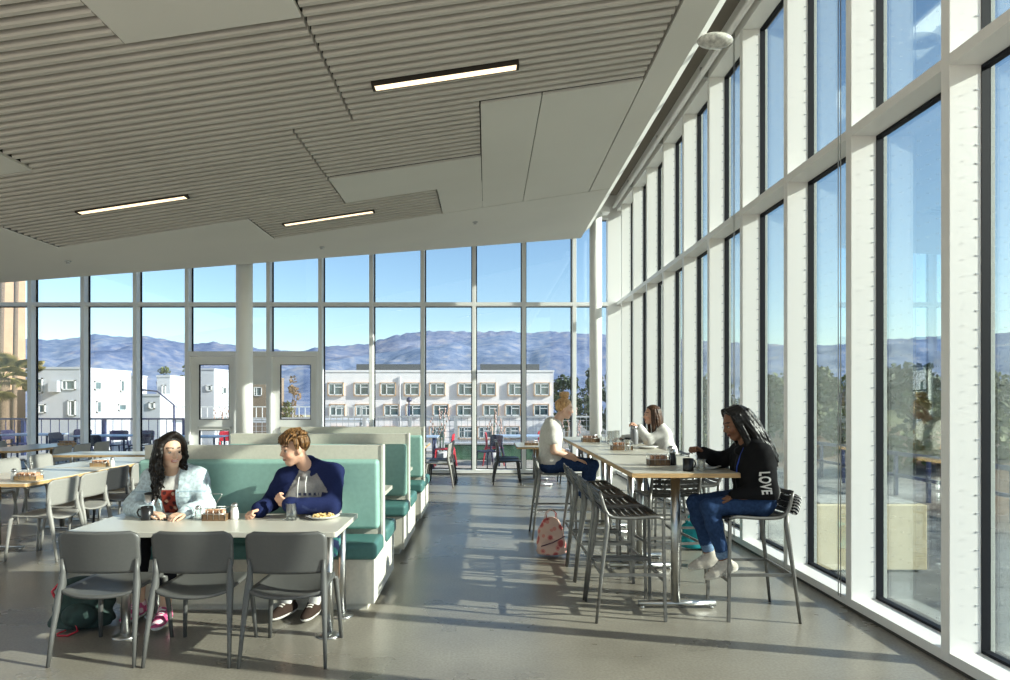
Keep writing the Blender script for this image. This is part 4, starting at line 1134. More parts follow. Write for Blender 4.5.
def np_mesh(name, P, F, m, parent, col=None):
    me = bpy.data.meshes.new(name); me.vertices.add(len(P)); me.vertices.foreach_set('co', P.astype(np.float32).ravel())
    me.loops.add(len(F)*4); me.loops.foreach_set('vertex_index', F.astype(np.int32).ravel())
    me.polygons.add(len(F)); me.polygons.foreach_set('loop_start', np.arange(0,len(F)*4,4,dtype=np.int32))
    me.polygons.foreach_set('use_smooth', np.ones(len(F),bool)); me.update(calc_edges=True)
    if col is not None:
        ca = me.color_attributes.new('Col','FLOAT_COLOR','POINT'); ca.data.foreach_set('color', np.concatenate([col,np.ones((len(col),1))],1).astype(np.float32).ravel())
    o = link(name, me, m, None); o.parent = parent
    if parent is not None: o.matrix_parent_inverse = Matrix.Translation(-parent.location)
    return o

M_skin = mat('skin', (.6,.4,.3), .5, attr=True, spec=.35)
M_cloth = mat('cloth', (.5,.5,.5), .9, attr=True, noise=(70,.08), bump=(220,.25,.002), spec=.1)
M_denim = mat('denim', (.5,.5,.5), .9, attr=True, noise=(45,.22), bump=(260,.3,.002), spec=.1)
def hair_mat(name, c1, c2, rough=.42, stretch=(30,30,4)):
    m = mat(name, c1, rough, noise=(3,.1,5), stretch=stretch, col2=c2, spec=.3)
    return m

def person(p):
    P = {k: (V3(v) if isinstance(v, tuple) and len(v) == 3 else v) for k,v in p.items()}
    root = thing('person', p['label'], 'person', tuple(p['root']))
    f = unit(P['face']); u = unit(P.get('up', V3(0,0,1)) - f*(f@P.get('up', V3(0,0,1)))); l = np.cross(u, f); R = np.stack([f,l,u])
    H = P['head']; hs = p.get('hs', 1.0)
    def hp(a,b,c): return H + (f*a+l*b+u*c)*hs
    LS, LH = unit(P['lat_sh']), unit(P['lat_hip'])
    sw, hw = p.get('sw',.36), p.get('hw',.20); b = p.get('bulk',1.0)
    pel, ch, nk = P['pelvis'], P['chest'], P['neck']
    sh = {1: ch+LS*sw/2, -1: ch-LS*sw/2}; hip = {1: pel+LH*hw/2, -1: pel-LH*hw/2}
    el = {1: P['l_elbow'], -1: P['r_elbow']}; wr = {1: P['l_wrist'], -1: P['r_wrist']}
    kn = {1: P['l_knee'], -1: P['r_knee']}; an = {1: P['l_ankle'], -1: P['r_ankle']}; toe = {1: unit(P['l_toe']), -1: unit(P['r_toe'])}
    pts = np.array([H+u*.16, H-f*.2, H+f*.2, pel-LH*.25, pel+LH*.25, ch-LS*.3, ch+LS*.3]+list(el.values())+list(wr.values())+list(kn.values())+list(an.values())+[an[s]+toe[s]*.22 for s in an])
    lo, hi = pts.min(0)-.17, pts.max(0)+.17
    vox = p.get('vox',.0055)
    mid = pel*.5+ch*.5
    def torso(F, e, kk=.05):
        F.cone(ch-LS*sw*.33-V3(0,0,.05), ch+LS*sw*.33-V3(0,0,.05), .088*b+e, .088*b+e, .02)
        F.cone(ch-LS*sw*.26-V3(0,0,.12), ch+LS*sw*.26-V3(0,0,.12), .098*b+e, .098*b+e, kk)
        F.cone(mid-LS*.06*b, mid+LS*.06*b, .098*b+e, .098*b+e, kk)
        F.cone(mid*.5+pel*.5-LH*.07*b, mid*.5+pel*.5+LH*.07*b, .10*b+e, .10*b+e, kk)
        F.cone(pel-LH*.085, pel+LH*.085, .105*b+e, .105*b+e, kk)
        F.cone(ch-LS*sw*.5, ch-LS*.05+V3(0,0,.045), .052+e, .055+e, .03); F.cone(ch+LS*sw*.5, ch+LS*.05+V3(0,0,.045), .052+e, .055+e, .03)
    def arm(F, s, e, t0=0, t1=1, kk=.025, cuff=0):
        F.cone(sh[s], el[s], .053*b**.5+e, .042+e, kk); 
        w = el[s]+(wr[s]-el[s])*t1
        F.cone(el[s], w, .042+e, .042+(.027-.042)*t1+e+cuff, kk)
    def leg(F, s, e, t1=1, kk=.03, flare=0):
        F.cone(hip[s], kn[s], .082*b**.5+e, .056+e, kk)
        w = kn[s]+(an[s]-kn[s])*t1; m_ = kn[s]+(w-kn[s])*.35
        F.cone(kn[s], m_, .054+e, .052+e+flare, kk); F.cone(m_, w, .052+e+flare, .052+(.036-.052)*t1+e+flare, kk)
    # ---- body
    F = Field(lo, hi, vox)
    torso(F, 0)
    F.cone(nk-V3(0,0,.03), hp(-.018,0,-.05), .058*b**.5, .05, .03)
    for s in (1,-1): arm(F, s, 0); leg(F, s, 0)
    F.ell(hp(-.012,0,.03), R, (.094*hs,.074*hs,.086*hs), .01); F.ell(hp(.028,0,-.026), R, (.062*hs,.060*hs,.082*hs), .02)
    F.cone(hp(.055,-.012,-.093), hp(.055,.012,-.093), .019*hs, .019*hs, .025)
    F.cone(hp(-.01,.050,-.052), hp(.05,.018,-.092), .016, .016, .025); F.cone(hp(-.01,-.050,-.052), hp(.05,-.018,-.092), .016, .016, .025)
    F.cone(hp(.073,-.034,.020), hp(.073,.034,.020), .012, .012, .016)
    for s in (1,-1):
        F.ell(hp(.092,s*.031,-.004), R, (.011,.017,.010), .008, 's')
        F.ell(hp(.060,s*.037,-.036), R, (.024,.022,.022), .02)
        F.ell(hp(-.004,s*.074,-.012), R, (.020,.010,.031), .006)
    F.cone(hp(.083,0,.006), hp(.101,0,-.027), .0072, .0108, .010); F.cone(hp(.092,-.010,-.034), hp(.092,.010,-.034), .008, .008, .008)
    F.ell(hp(.086,0,-.058), R, (.009,.023,.006), .006); F.ell(hp(.084,0,-.069), R, (.009,.019,.006), .006)
    for s, nm in ((1,'l'),(-1,'r')):
        W = wr[s]; d = unit(P[nm+'_hand']); n = P[nm+'_palm']; n = unit(n - d*(n@d)); lat = np.cross(n, d)*s     # lat points to the thumb side
        ts = p.get(nm+'_thumb', 1); lat = lat*ts
        for q,o in enumerate((.026,.009,-.009,-.025)):
            F.cone(W+d*.005+lat*o*.7, W+d*.078+lat*o, .013, .0105, .008)
        cl = p.get(nm+'_curl', .5)
        for q,(o,L_) in enumerate(((.028,.068),(.0095,.078),(-.0095,.072),(-.027,.056))):
            a = W+d*.082+lat*o; ang = 0; seg = (.45,.32,.25); rr = (.0095,.0088,.008,.007); c_ = cl*(1+.12*q)
            for j in range(3):
                ang += c_*(.55,.9,.7)[j]; dd = d*math.cos(ang) - n*math.sin(ang) + lat*o*.9*(1-cl*.5)
                e_ = a+unit(dd)*L_*seg[j]; F.cone(a, e_, rr[j], rr[j+1], .003); a = e_
        tc = p.get(nm+'_tcurl', .3)
        a = W+d*.02+lat*.022; e_ = W+d*.055+lat*.048-n*.010; F.cone(a, e_, .0135, .011, .008)
        e2 = e_+unit(d*.85+lat*(.35-tc)-n*(.15+.3*tc))*.034; F.cone(e_, e2, .0105, .009, .003); e3 = e2+unit(d*.9-lat*tc-n*(.2+.4*tc))*.026; F.cone(e2, e3, .009, .0072, .003)
        F.cone(an[s], an[s]+toe[s]*.11-V3(0,0,.045), .034, .03, .03)
    Pm, Fm = F.mesh()
    q = (Pm-H)/hs; a, bb, c = q@f, q@l, q@u
    skin = np.tile(np.array(p['skin']),(len(Pm),1))
    near = (np.abs(a) < .15) & (np.abs(bb) < .12) & (np.abs(c) < .15)
    def paint(msk, col, t=1.0): skin[msk & near] = skin[msk & near]*(1-t)+np.array(col)*t
    paint((a > .05) & (np.abs(np.abs(bb)-.042) < .022) & (np.abs(c+.04) < .018), (skin[0][0]*1.03, skin[0][1]*.82, skin[0][2]*.78), .6)
    paint((a > .075) & (np.abs(bb) < .024) & (np.abs(c+.064-9*bb*bb*p.get('smile',0)) < .0095), p['lip'])
    paint((a > .080) & (np.abs(bb) < .020) & (np.abs(c+.0635-9*bb*bb*p.get('smile',0)) < .0026), (.62,.55,.50) if p.get('smile') else tuple(np.array(p['lip'])*.35))
    paint((a > .05) & (np.abs(np.abs(bb)-.031) < .021) & (np.abs(c-.027-.004*(1-np.abs(np.abs(bb)-.036)/.02)) < .0042), p['brow'])
    body = np_mesh('body', Pm, Fm, M_skin, root, skin)
    for s in (1,-1):
        cpt = hp(.0750,s*.031,-.004)
        mb = MB(); mb.ball((0,0,0), .0125*hs, 14, 10); o = mb.build('eye', M_eye, root); o.location = Vector(cpt)-root.location
        o.rotation_euler = Vector(f).to_track_quat('X','Z').to_euler(); o.scale = (.62,1.08,.50)
        mb = MB(); pts_ = [tuple(hp(.0835-abs(t)*.010, s*.031+t*.017, .0005+.0035*(1-t*t))-np.array(root.location)) for t in (-1,-.5,0,.5,1)]
        mb.tube(pts_, [.001,.002,.0024,.002,.001], 6); mb.build('eyelashes', M_lash, root)
    # ---- helpers for the clothes and the hair
    class K: pass
    k = K(); k.__dict__.update(root=root, hp=hp, f=f, l=l, u=u, R=R, H=H, LS=LS, LH=LH, sh=sh, hip=hip, el=el, wr=wr, kn=kn, an=an, toe=toe, ch=ch, pel=pel, nk=nk, lo=lo, hi=hi, vox=vox, torso=torso, arm=arm, leg=leg, sw=sw, mid=mid, hs=hs, b=b, body=body)
    k.fwd = unit(np.cross(LS, V3(0,0,1)))*1.0
    return k
M_eye = None
def eye_mat():
    m = mat('eye', (.75,.73,.70), .2); nt = m.node_tree; N = nt.nodes; L = nt.links
    tc = N.new('ShaderNodeTexCoord'); sp = N.new('ShaderNodeSeparateXYZ'); L.new(tc.outputs['Object'], sp.inputs[0])
    r = N.new('ShaderNodeValToRGB'); r.color_ramp.interpolation = 'CONSTANT'; e = r.color_ramp.elements
    mr = N.new('ShaderNodeMapRange'); mr.inputs['From Min'].default_value = 0; mr.inputs['From Max'].default_value = .0125; L.new(sp.outputs['X'], mr.inputs['Value'])
    L.new(mr.outputs['Result'], r.inputs['Fac']); e[0].position = 0; e[0].color = (.42,.38,.35,1); e[1].position = .74; e[1].color = (.06,.035,.02,1); q = e.new(.95); q.color = (.004,.004,.004,1)
    L.new(r.outputs['Color'], N['Principled BSDF'].inputs['Base Color']); return m
M_eye = eye_mat(); M_lash = mat('lash', (.012,.009,.008), .6)

def garment(k, name, build, m, colf, wr=(.0035,38), seed=1, vox=None, label=None):
    F = Field(k.lo, k.hi, vox or k.vox); build(F)
    if wr: F.wrinkle(wr[0], wr[1], seed)
    if getattr(F,'post',None): F.post(F)
    Pm, Fm = F.mesh(); c = colf(Pm) if callable(colf) else np.tile(np.array(colf),(len(Pm),1))
    o = np_mesh(name, Pm, Fm, m, k.root, c)
    if label: o['label'] = label
    return o
def shoes(k, col, sole, label=None, accent=None, scale=1.0):
    for s in (1,-1):
        A, T = k.an[s], k.toe[s]; up = V3(0,0,1); up = unit(up - T*(up@T)); sd_ = np.cross(up, T)
        base = A - up*.078; q_ = scale
        pts = np.array([base-T*.1, base+T*.26, A+up*.1, A-up*.12])
        F = Field(pts.min(0)-.08, pts.max(0)+.08, .005)
        RR = np.stack([T, sd_, up])
        F.ell(base+T*.04*q_+up*.028, RR, (.115*q_,.042*q_,.045), .01); F.ell(base+T*.135*q_+up*.020, RR, (.085*q_,.045*q_,.036), .03); F.ell(base-T*.035+up*.03, RR, (.05,.037,.045), .03)
        F.cone(A+up*.012-T*.004, base+T*.03+up*.03, .043, .046, .03); F.cone(A+up*.0-T*.0, base+T*.10+up*.035, .036, .034, .03)
        F.ell(A+up*(.095 if q_ > .9 else .075), RR, (.034,.030,.06), .008, 's')
        F.plane(base-up*.004, -up)
        Pm, Fm = F.mesh(); h = (Pm-base)@up; t = (Pm-base)@T; w = (Pm-base)@sd_
        c = np.tile(np.array(col),(len(Pm),1))
        if accent is not None:
            m_ = np.sin(t*62+w*30)*np.sin(h*75+1) > .25; c[m_] = accent
        c[(t > .03) & (t < .11) & (np.abs(w) < .022) & (h > .035) & (np.sin(t*260) > .1)] = sole
        c[h < .017] = sole
        o = np_mesh('shoe', Pm, Fm, M_cloth, k.root, c)
        if label: o['label'] = label
def strands(F, k, n, path, r0, r1, seed, kk=.006, segs=9):
    r = np.random.default_rng(seed)
    for i in range(n):
        pts = path(i, n, r)
        m = len(pts)
        for j in range(m-1):
            t = j/(m-1); ra = r0+(r1-r0)*t**2; rb = r0+(r1-r0)*((j+1)/(m-1))**2
            F.cone(pts[j], pts[j+1], ra, rb, kk)
def hair(k, name, build, m, lo, hi, vox=.005, wr=None, seed=1, label=None):
    F = Field(lo, hi, vox); build(F)
    if wr: F.wrinkle(wr[0], wr[1], seed, wr[2] if len(wr) > 2 else (1,1,1))
    Pm, Fm = F.mesh(); o = np_mesh(name, Pm, Fm, m, k.root)
    if label: o['label'] = label
    return o
def cap(F, k, front=.045, e=1.0, low=-.03):
    """hair over the skull with the face left free"""
    F.ell(k.hp(-.018,0,.034), k.R, (.104*e,.086*e,.096*e), .01)
    n = k.f*.80-k.u*.60; p0 = k.hp(front,0,.045)
    F.plane(p0, n)
    F.plane(k.hp(0,0,low), -k.u)

# ============ girl in the denim jacket
k = person(dict(label='person with long dark wavy hair in a pale denim jacket sitting at the booth table', root=(-2.42,5.38,0), skin=(.62,.40,.285), lip=(.50,.17,.15), hs=1.07, brow=(.03,.02,.015), smile=1.0,
    head=(-2.415,5.12,1.228), face=(.76,-.65,.03), up=(.04,.0,1), neck=(-2.44,5.22,1.075), chest=(-2.43,5.25,1.01), pelvis=(-2.42,5.36,.60), lat_sh=(1,.05,0), lat_hip=(1,0,0), sw=.34, hw=.19,
    r_elbow=(-2.70,5.13,.805), l_elbow=(-2.16,5.16,.80), r_wrist=(-2.50,4.99,.785), l_wrist=(-2.245,4.99,.785), r_hand=(.93,-.35,-.02), r_palm=(0,0,1), l_hand=(-.35,-.9,-.05), l_palm=(.1,0,1), r_curl=.45, l_curl=.5,
    r_knee=(-2.54,4.93,.60), l_knee=(-2.31,4.92,.60), r_ankle=(-2.585,5.0,.105), l_ankle=(-2.325,4.86,.105), r_toe=(-.05,-1,0), l_toe=(.12,-1,0)))
den_l, den_d, tee = (.47,.55,.58), (.33,.43,.49), (.70,.67,.63)
def tee_(F): k.torso(F, .012); F.cone(k.nk-V3(0,0,.05), k.nk-V3(0,0,.02), .068, .062, .02); F.plane(k.mid-V3(0,0,.16), (0,0,-1))
def tee_c(P):
    c = np.tile(np.array(tee),(len(P),1)); x = (P-k.ch)@k.LS; z = P[:,2]-k.ch[2]; m = (np.abs(x) < .062) & (z < -.075) & (z > -.25) & ((P-k.ch)@(-k.fwd) < .0)
    m = (np.abs(x) < .062) & (z < -.075) & (z > -.26); c[m] = (.28,.05,.035); c[m & (np.sin(x*95+2)*np.sin(z*80) > .35)] = (.07,.025,.025); c[m & (np.sin(x*60)*np.sin(z*55+1) > .75)] = (.55,.35,.25); return c
garment(k, 'shirt', tee_, M_cloth, tee_c, (.002,30), 2, label='white tee with a dark red print')
def jk(F):
    k.torso(F, .030); 
    for s in (1,-1): k.arm(F, s, .024, t1=.93, kk=.03, cuff=.008)
    F.cone(k.nk+k.LS*.055-V3(0,0,.02)+V3(0,.03,0), k.nk+k.LS*.08+V3(0,-.05,-.05), .02, .018, .02); F.cone(k.nk-k.LS*.055-V3(0,0,.02)+V3(0,.03,0), k.nk-k.LS*.08+V3(0,-.05,-.05), .02, .018, .02)
    F.cone(k.nk+k.LS*.055+V3(0,.03,-.02), k.nk-k.LS*.055+V3(0,.03,-.02), .024, .024, .02)
    def post(F):
        F.boxcut(k.ch+V3(0,-.16,-.20), np.stack([k.LS, (0,1,0), (0,0,1)]), (.058,.14,.30)); F.boxcut(k.ch+V3(0,-.12,.03), np.stack([k.LS,(0,1,0),(0,0,1)]), (.07,.10,.10)); F.plane(k.pel+V3(0,0,.02), (0,0,-1))
    F.post = post
def jk_c(P):
    c = np.tile(np.array(den_l),(len(P),1)); z = P[:,2]; x = (P-k.ch)@k.LS
    c[np.abs(z-(k.ch[2]-.085)) < .004] = den_d; m = (np.abs(np.abs(x)-.115) < .042) & (z < k.ch[2]-.088) & (z > k.ch[2]-.135); c[m] = (.52,.60,.62)
    e = m & ((np.abs(np.abs(np.abs(x)-.115)-.04) < .004) | (np.abs(z-(k.ch[2]-.133)) < .004)); c[e] = den_d
    c[(np.abs(np.abs(x)-.066) < .005)] = den_d; c[(np.abs(np.abs(x)-.072) < .005) & (np.sin(z*70) > .93)] = (.25,.18,.10); return c
garment(k, 'denim_jacket', jk, M_denim, jk_c, (.0055,34), 5)
def pn(F):
    F.cone(k.pel-k.LH*.085, k.pel+k.LH*.085, .105*k.b+.014, .105*k.b+.014, .04); F.cone(k.mid*.35+k.pel*.65-k.LH*.06, k.mid*.35+k.pel*.65+k.LH*.06, .10*k.b+.012, .10*k.b+.012, .04); F.cone(k.pel*.6+k.mid*.4-k.LH*.06, k.pel*.6+k.mid*.4+k.LH*.06, .115, .115, .04)
    for s in (1,-1): k.leg(F, s, .012, t1=.62)
garment(k, 'trousers', pn, M_cloth, (.018,.018,.022), (.003,30), 6)
shoes(k, (.55,.10,.22), (.72,.70,.68), 'bright pink patterned sneaker', (.75,.55,.60))
MH_dark = hair_mat('dark_brown_hair', (.004,.003,.0025), (.016,.010,.007), .48)
def gh(F):
    cap(F, k, .036, 1.04, -.10)
    def path(i,n,r):
        a = -2.2+(i/(n-1))*4.0; a += r.normal()*.06                  # from one temple round the back to the other
        R0 = .088; st = k.hp(-.012-R0*math.cos(a)*.98, R0*.95*math.sin(a), .062+.02*r.random())
        ln = r.uniform(.30,.43) if math.sin(a) < .1 else r.uniform(.19,.27)
        out = -k.f*math.cos(a)+k.l*math.sin(a); pts = []; ph = r.random()*6.28; ph2 = r.random()*6.28
        for j in range(14):
            t = j/13; w = .020*min(1,t*2.0)
            q = st + out*(.018*math.sin(min(1,t*1.6)*PI/1.25)+.012*t) - k.u*.02*t + V3(0,0,-1)*ln*t + k.f*(.035*t if math.sin(a) < 0 else .0)
            q = q + k.l*w*math.sin(t*15+ph) + k.f*w*math.cos(t*13+ph2); q[1] = min(q[1], 5.30)
            pts.append(q)
        return pts
    strands(F, k, 58, path, .0145, .006, 3, .004)
    def top(i,n,r):
        a = (i/(n-1)-.5)*2*1.2; pts = []
        for j in range(8):
            t = j/7; w = 2.15*t; pts.append(k.hp(.062-.075*(i//2)/(n/2-.5)-.035*t, .014+(.088*math.sin(w*.74))*(1 if i%2 else -1), .020+.108*math.cos(w*.62)-.05*t))
        return pts
    strands(F, k, 16, top, .0125, .010, 4, .016)
hair(k, 'hair', gh, MH_dark, k.H-V3(.24,.24,.44), k.H+V3(.24,.26,.20), .005)

# ============ young man in the raglan hoodie
k = person(dict(label='person in a grey and navy raglan hoodie leaning on the booth table and looking left', root=(-1.40,5.42,0), skin=(.62,.37,.26), lip=(.50,.22,.19), brow=(.10,.055,.03), hs=1.10,
    head=(-1.468,5.14,1.255), face=(-.82,-.55,-.17), up=(-.05,-.1,1), neck=(-1.40,5.235,1.115), chest=(-1.39,5.27,1.02), pelvis=(-1.36,5.37,.60), lat_sh=(.96,.12,.09), lat_hip=(1,0,0), sw=.37, hw=.20, bulk=1.02,
    r_elbow=(-1.70,5.30,.82), l_elbow=(-1.175,5.09,.815), r_wrist=(-1.705,5.03,.80), l_wrist=(-1.475,4.985,.845), r_hand=(-.45,-.88,-.05), r_palm=(-.3,.1,1), l_hand=(-.80,.05,.55), l_palm=(-.25,-.9,-.2), r_curl=1.15, l_curl=.95, r_tcurl=.7, l_tcurl=.6,
    r_knee=(-1.52,4.93,.585), l_knee=(-1.165,4.95,.585), r_ankle=(-1.49,5.06,.105), l_ankle=(-1.295,5.05,.105), r_toe=(-.35,-.95,0), l_toe=(-.12,-1,0)))
navy, grey = (.017,.024,.078), (.27,.255,.245)
def hd(F):
    k.torso(F, .032)
    for s in (1,-1): k.arm(F, s, .026, t1=.95, kk=.035, cuff=.006)
    F.cone(k.nk+k.LS*.075+V3(-.01,.0,-.005), k.nk+V3(0,.07,.02), .034, .042, .03); F.cone(k.nk-k.LS*.075+V3(-.01,.0,-.02), k.nk+V3(0,.07,.02), .034, .042, .03)
    F.cone(k.nk+k.LS*.07+V3(0,-.01,-.02), k.nk+V3(0,-.085,-.075), .026, .02, .02); F.cone(k.nk-k.LS*.07+V3(0,-.01,-.03), k.nk+V3(0,-.085,-.075), .026, .02, .02)
    F.post = lambda F: F.plane(k.pel+V3(0,0,.0), (0,0,-1))
def hd_c(P):
    q = P-k.ch; x = q@k.LS; z = q[:,2]; c = np.tile(np.array(grey),(len(P),1))
    da = np.full(len(P), 9.)
    for s in (1,-1):
        for (a,b_) in ((k.sh[s],k.el[s]),(k.el[s],k.wr[s])):
            ba = b_-a; h = np.clip(((P-a)@ba)/(ba@ba),0,1); da = np.minimum(da, np.linalg.norm(P-a-h[:,None]*ba,axis=1))
    ra = np.abs(x) > .062 + .62*np.clip(.05-z,0,.3)
    c[ra & (z > -.16)] = navy; c[(da < .088) & (np.abs(x) > .15)] = navy; c[da < .070] = navy; c[(da < .095) & (q[:,1] < -.13) & (z < -.10)] = navy
    c[(np.linalg.norm((P-k.nk-V3(0,.02,-.01)),axis=1) < .115) & (P[:,1] > k.nk[1]-.06)] = navy
    fr = (q[:,1] < -.06) & ~ra
    t = fr & (np.abs(x+.01) < .085) & (np.abs(z+.115) < .011) & (np.sin(x*170) > -.2); c[t] = (.045,.05,.09)
    t = fr & (np.abs(x-.02) < .05) & (np.abs(z+.20+.02*np.sin(x*40)) < .012); c[t] = (.03,.04,.10)
    return c
hood = garment(k, 'hoodie', hd, M_cloth, hd_c, (.006,32), 9)
for s in (1,-1):
    mb = MB(); rl = Vector(k.root.location); b0 = Vector(k.nk+k.LS*.028*s+V3(0,-.115,-.075))-rl
    mb.tube([b0, b0+Vector((0,-.035,-.05)), b0+Vector((.004*s,-.045,-.12 if s > 0 else -.16))], [.0038,.0035,.005], 8); mb.build('drawstring', M_china, k.root)
def sh_(F):
    F.cone(k.pel-k.LH*.085, k.pel+k.LH*.085, .125, .125, .04)
    for s in (1,-1): F.cone(k.hip[s], k.kn[s]+(k.kn[s]-k.hip[s])*.02, .105, .085, .03); F.cone(k.kn[s], k.kn[s]*.8+k.an[s]*.2, .082, .085, .02)
    F.post = lambda F: F.plane(k.kn[1]-V3(0,0,.115), (0,0,-1))
def sh_c(P):
    c = np.tile(np.array((.018,.025,.06)),(len(P),1)); a, b_, z = P[:,0]*75, P[:,1]*75, P[:,2]*75
    g = (np.sin(a) > .55) ; h = (np.sin(z+b_*.7) > .55); c[g | h] = (.03,.11,.11); c[g & h] = (.07,.25,.22); c[(np.sin(a*2) > .97)] = (.10,.2,.2); return c
garment(k, 'plaid_shorts', sh_, M_cloth, sh_c, (.003,28), 10)
def so(F,s):
    F.cone(k.an[s]+(k.kn[s]-k.an[s])*.30, k.an[s]+k.toe[s]*.02-V3(0,0,.02), .052, .043, .01)
    F.post = lambda F: F.plane(k.an[1]+(k.kn[1]-k.an[1])*.28, (0,0,1))
def so_c(P): c = np.tile(np.array((.62,.60,.58)),(len(P),1)); c[(P[:,2] < .21) & (P[:,2] > .165)] = (.02,.02,.025); return c
garment(k, 'sock', lambda F: so(F,1), M_cloth, so_c, None); garment(k, 'sock', lambda F: so(F,-1), M_cloth, so_c, None)
shoes(k, (.045,.030,.024), (.70,.67,.62), 'dark brown sneaker with a white sole', None)
MH_brown = hair_mat('golden_brown_hair', (.022,.010,.005), (.29,.15,.055), .5, (26,26,5))
def mh(F):
    F.ell(k.hp(-.020,0,.036), k.R, (.104,.084,.095), .01); F.plane(k.hp(.030,0,.055), k.f*.72-k.u*.70); F.plane(k.hp(0,0,-.045), -k.u)
    # short back and sides: trim round the ear
    for s in (1,-1): F.ell(k.hp(.02,s*.086,-.022), k.R, (.036,.03,.042), .006, 's')
    def fr(i,n,r):
        side = (i/(n-1)-.5)*2; st = k.hp(-.055+.035*r.random(), side*.055, .128-.03*abs(side))
        tip = k.hp(.088-.028*abs(side)+.016*r.random(), side*.074+.016*r.normal(), .036+.042*r.random()-.010*abs(side))
        mid_ = (st+tip)/2+k.u*(.030-.012*abs(side))+k.f*.016; return [st, st*.3+mid_*.7+k.u*.006, mid_, mid_*.45+tip*.55+k.f*.012, tip]
    strands(F, k, 44, fr, .0125, .0035, 5, .002)
    def cr(i,n,r):
        a = r.random()*6.28; q = r.uniform(.02,.075); st = k.hp(-.03+q*math.cos(a), q*math.sin(a), .118-q*.3); d = unit(k.f*r.uniform(.2,1)+k.l*r.normal()*.6); return [st, st+d*.03+k.u*.012, st+d*.055]
    strands(F, k, 60, cr, .011, .0035, 6, .002)
    def sd_(i,n,r):
        s = 1 if i%2 else -1; st = k.hp(-.075+.10*r.random(), s*.076, .07); return [st, st-k.u*.035+k.l*s*.006-k.f*.004, st-k.u*.07+k.l*s*.001-k.f*.008]
    strands(F, k, 30, sd_, .010, .005, 7, .004)
hair(k, 'hair', mh, MH_brown, k.H-.2, k.H+.22, .0045)

# ============ woman in the black jacket on the near stool
k = person(dict(label='person with long black hair in a black jacket on the near bar stool', root=(2.03,5.15,0), skin=(.20,.095,.055), lip=(.17,.05,.045), brow=(.008,.006,.005),
    hs=1.04, head=(1.915,5.17,1.445), face=(-.93,.0,-.34), up=(-.2,0,1), neck=(2.0,5.16,1.30), chest=(2.03,5.16,1.215), pelvis=(2.05,5.15,.855), lat_sh=(.03,-1,0), lat_hip=(0,-1,0), sw=.35, hw=.20,
    l_elbow=(2.085,4.965,.945), r_elbow=(1.885,5.46,1.125), l_wrist=(1.84,5.02,.905), r_wrist=(1.72,5.34,1.20), l_hand=(-.95,.25,-.25), l_palm=(0,-.1,1), r_hand=(-.80,-.1,.55), r_palm=(.45,.2,.85), r_curl=1.2, l_curl=.35, r_tcurl=.7,
    l_knee=(1.665,5.05,.815), r_knee=(1.63,5.27,.815), l_ankle=(1.79,5.06,.40), r_ankle=(1.735,5.24,.41), l_toe=(-1,-.05,-.33), r_toe=(-1,.05,-.22)))
blk = (.012,.012,.013)
def jb(F):
    k.torso(F, .028)
    for s in (1,-1): k.arm(F, s, .024, t1=.94, kk=.03, cuff=.004)
    F.cone(k.nk+k.LS*.06+V3(.02,0,.01), k.nk-k.LS*.06+V3(.02,0,.01), .035, .035, .03); F.cone(k.nk+k.LS*.06, k.nk+V3(-.08,0,-.07), .026, .022, .02); F.cone(k.nk-k.LS*.06, k.nk+V3(-.08,0,-.07), .026, .022, .02)
    F.post = lambda F: F.plane(k.pel+V3(0,0,.035), (0,0,-1))
def jb_c(P):
    c = np.tile(np.array(blk),(len(P),1)); x = P[:,0]-k.ch[0]; y = P[:,1]-k.ch[1]
    c[(np.abs(y+.005) < .006) & (x < -.05)] = (.04,.04,.042)
    ba = k.el[1]-k.sh[1]; h = ((P-k.sh[1])@ba)/(ba@ba); d = np.linalg.norm(P-k.sh[1]-np.clip(h,0,1)[:,None]*ba,axis=1)
    c[(d < .10) & (h > .45) & (P[:,0] > k.ch[0]+.10)] = (.09,.09,.09); return c
jacket = garment(k, 'jacket', jb, M_cloth, jb_c, (.0055,34), 13, label='black zip jacket with white lettering on the sleeve')
def jn(F):
    F.cone(k.pel-k.LH*.085, k.pel+k.LH*.085, .105*k.b+.014, .105*k.b+.014, .04); F.cone(k.mid*.35+k.pel*.65-k.LH*.06, k.mid*.35+k.pel*.65+k.LH*.06, .10*k.b+.012, .10*k.b+.012, .04)
    for s in (1,-1): k.leg(F, s, .009, t1=.86)
def jn_c(P):
    c = np.tile(np.array((.028,.056,.13)),(len(P),1)); 
    for s in (1,-1):
        t = np.clip(((P-k.kn[s])@(k.an[s]-k.kn[s]))/((k.an[s]-k.kn[s])@(k.an[s]-k.kn[s])),0,1.2)
        m = (np.linalg.norm(P-k.kn[s]-t[:,None]*(k.an[s]-k.kn[s]),axis=1) < .085) & (t > .78); c[m] = (.16,.24,.36)
    return c
garment(k, 'jeans', jn, M_denim, jn_c, (.004,36), 14, label='blue jeans with turned up cuffs')
shoes(k, (.50,.465,.41), (.62,.59,.54), 'white canvas shoe', scale=.86)
MH_black = hair_mat('black_hair', (.003,.0027,.0027), (.013,.011,.010), .42, (34,34,3))
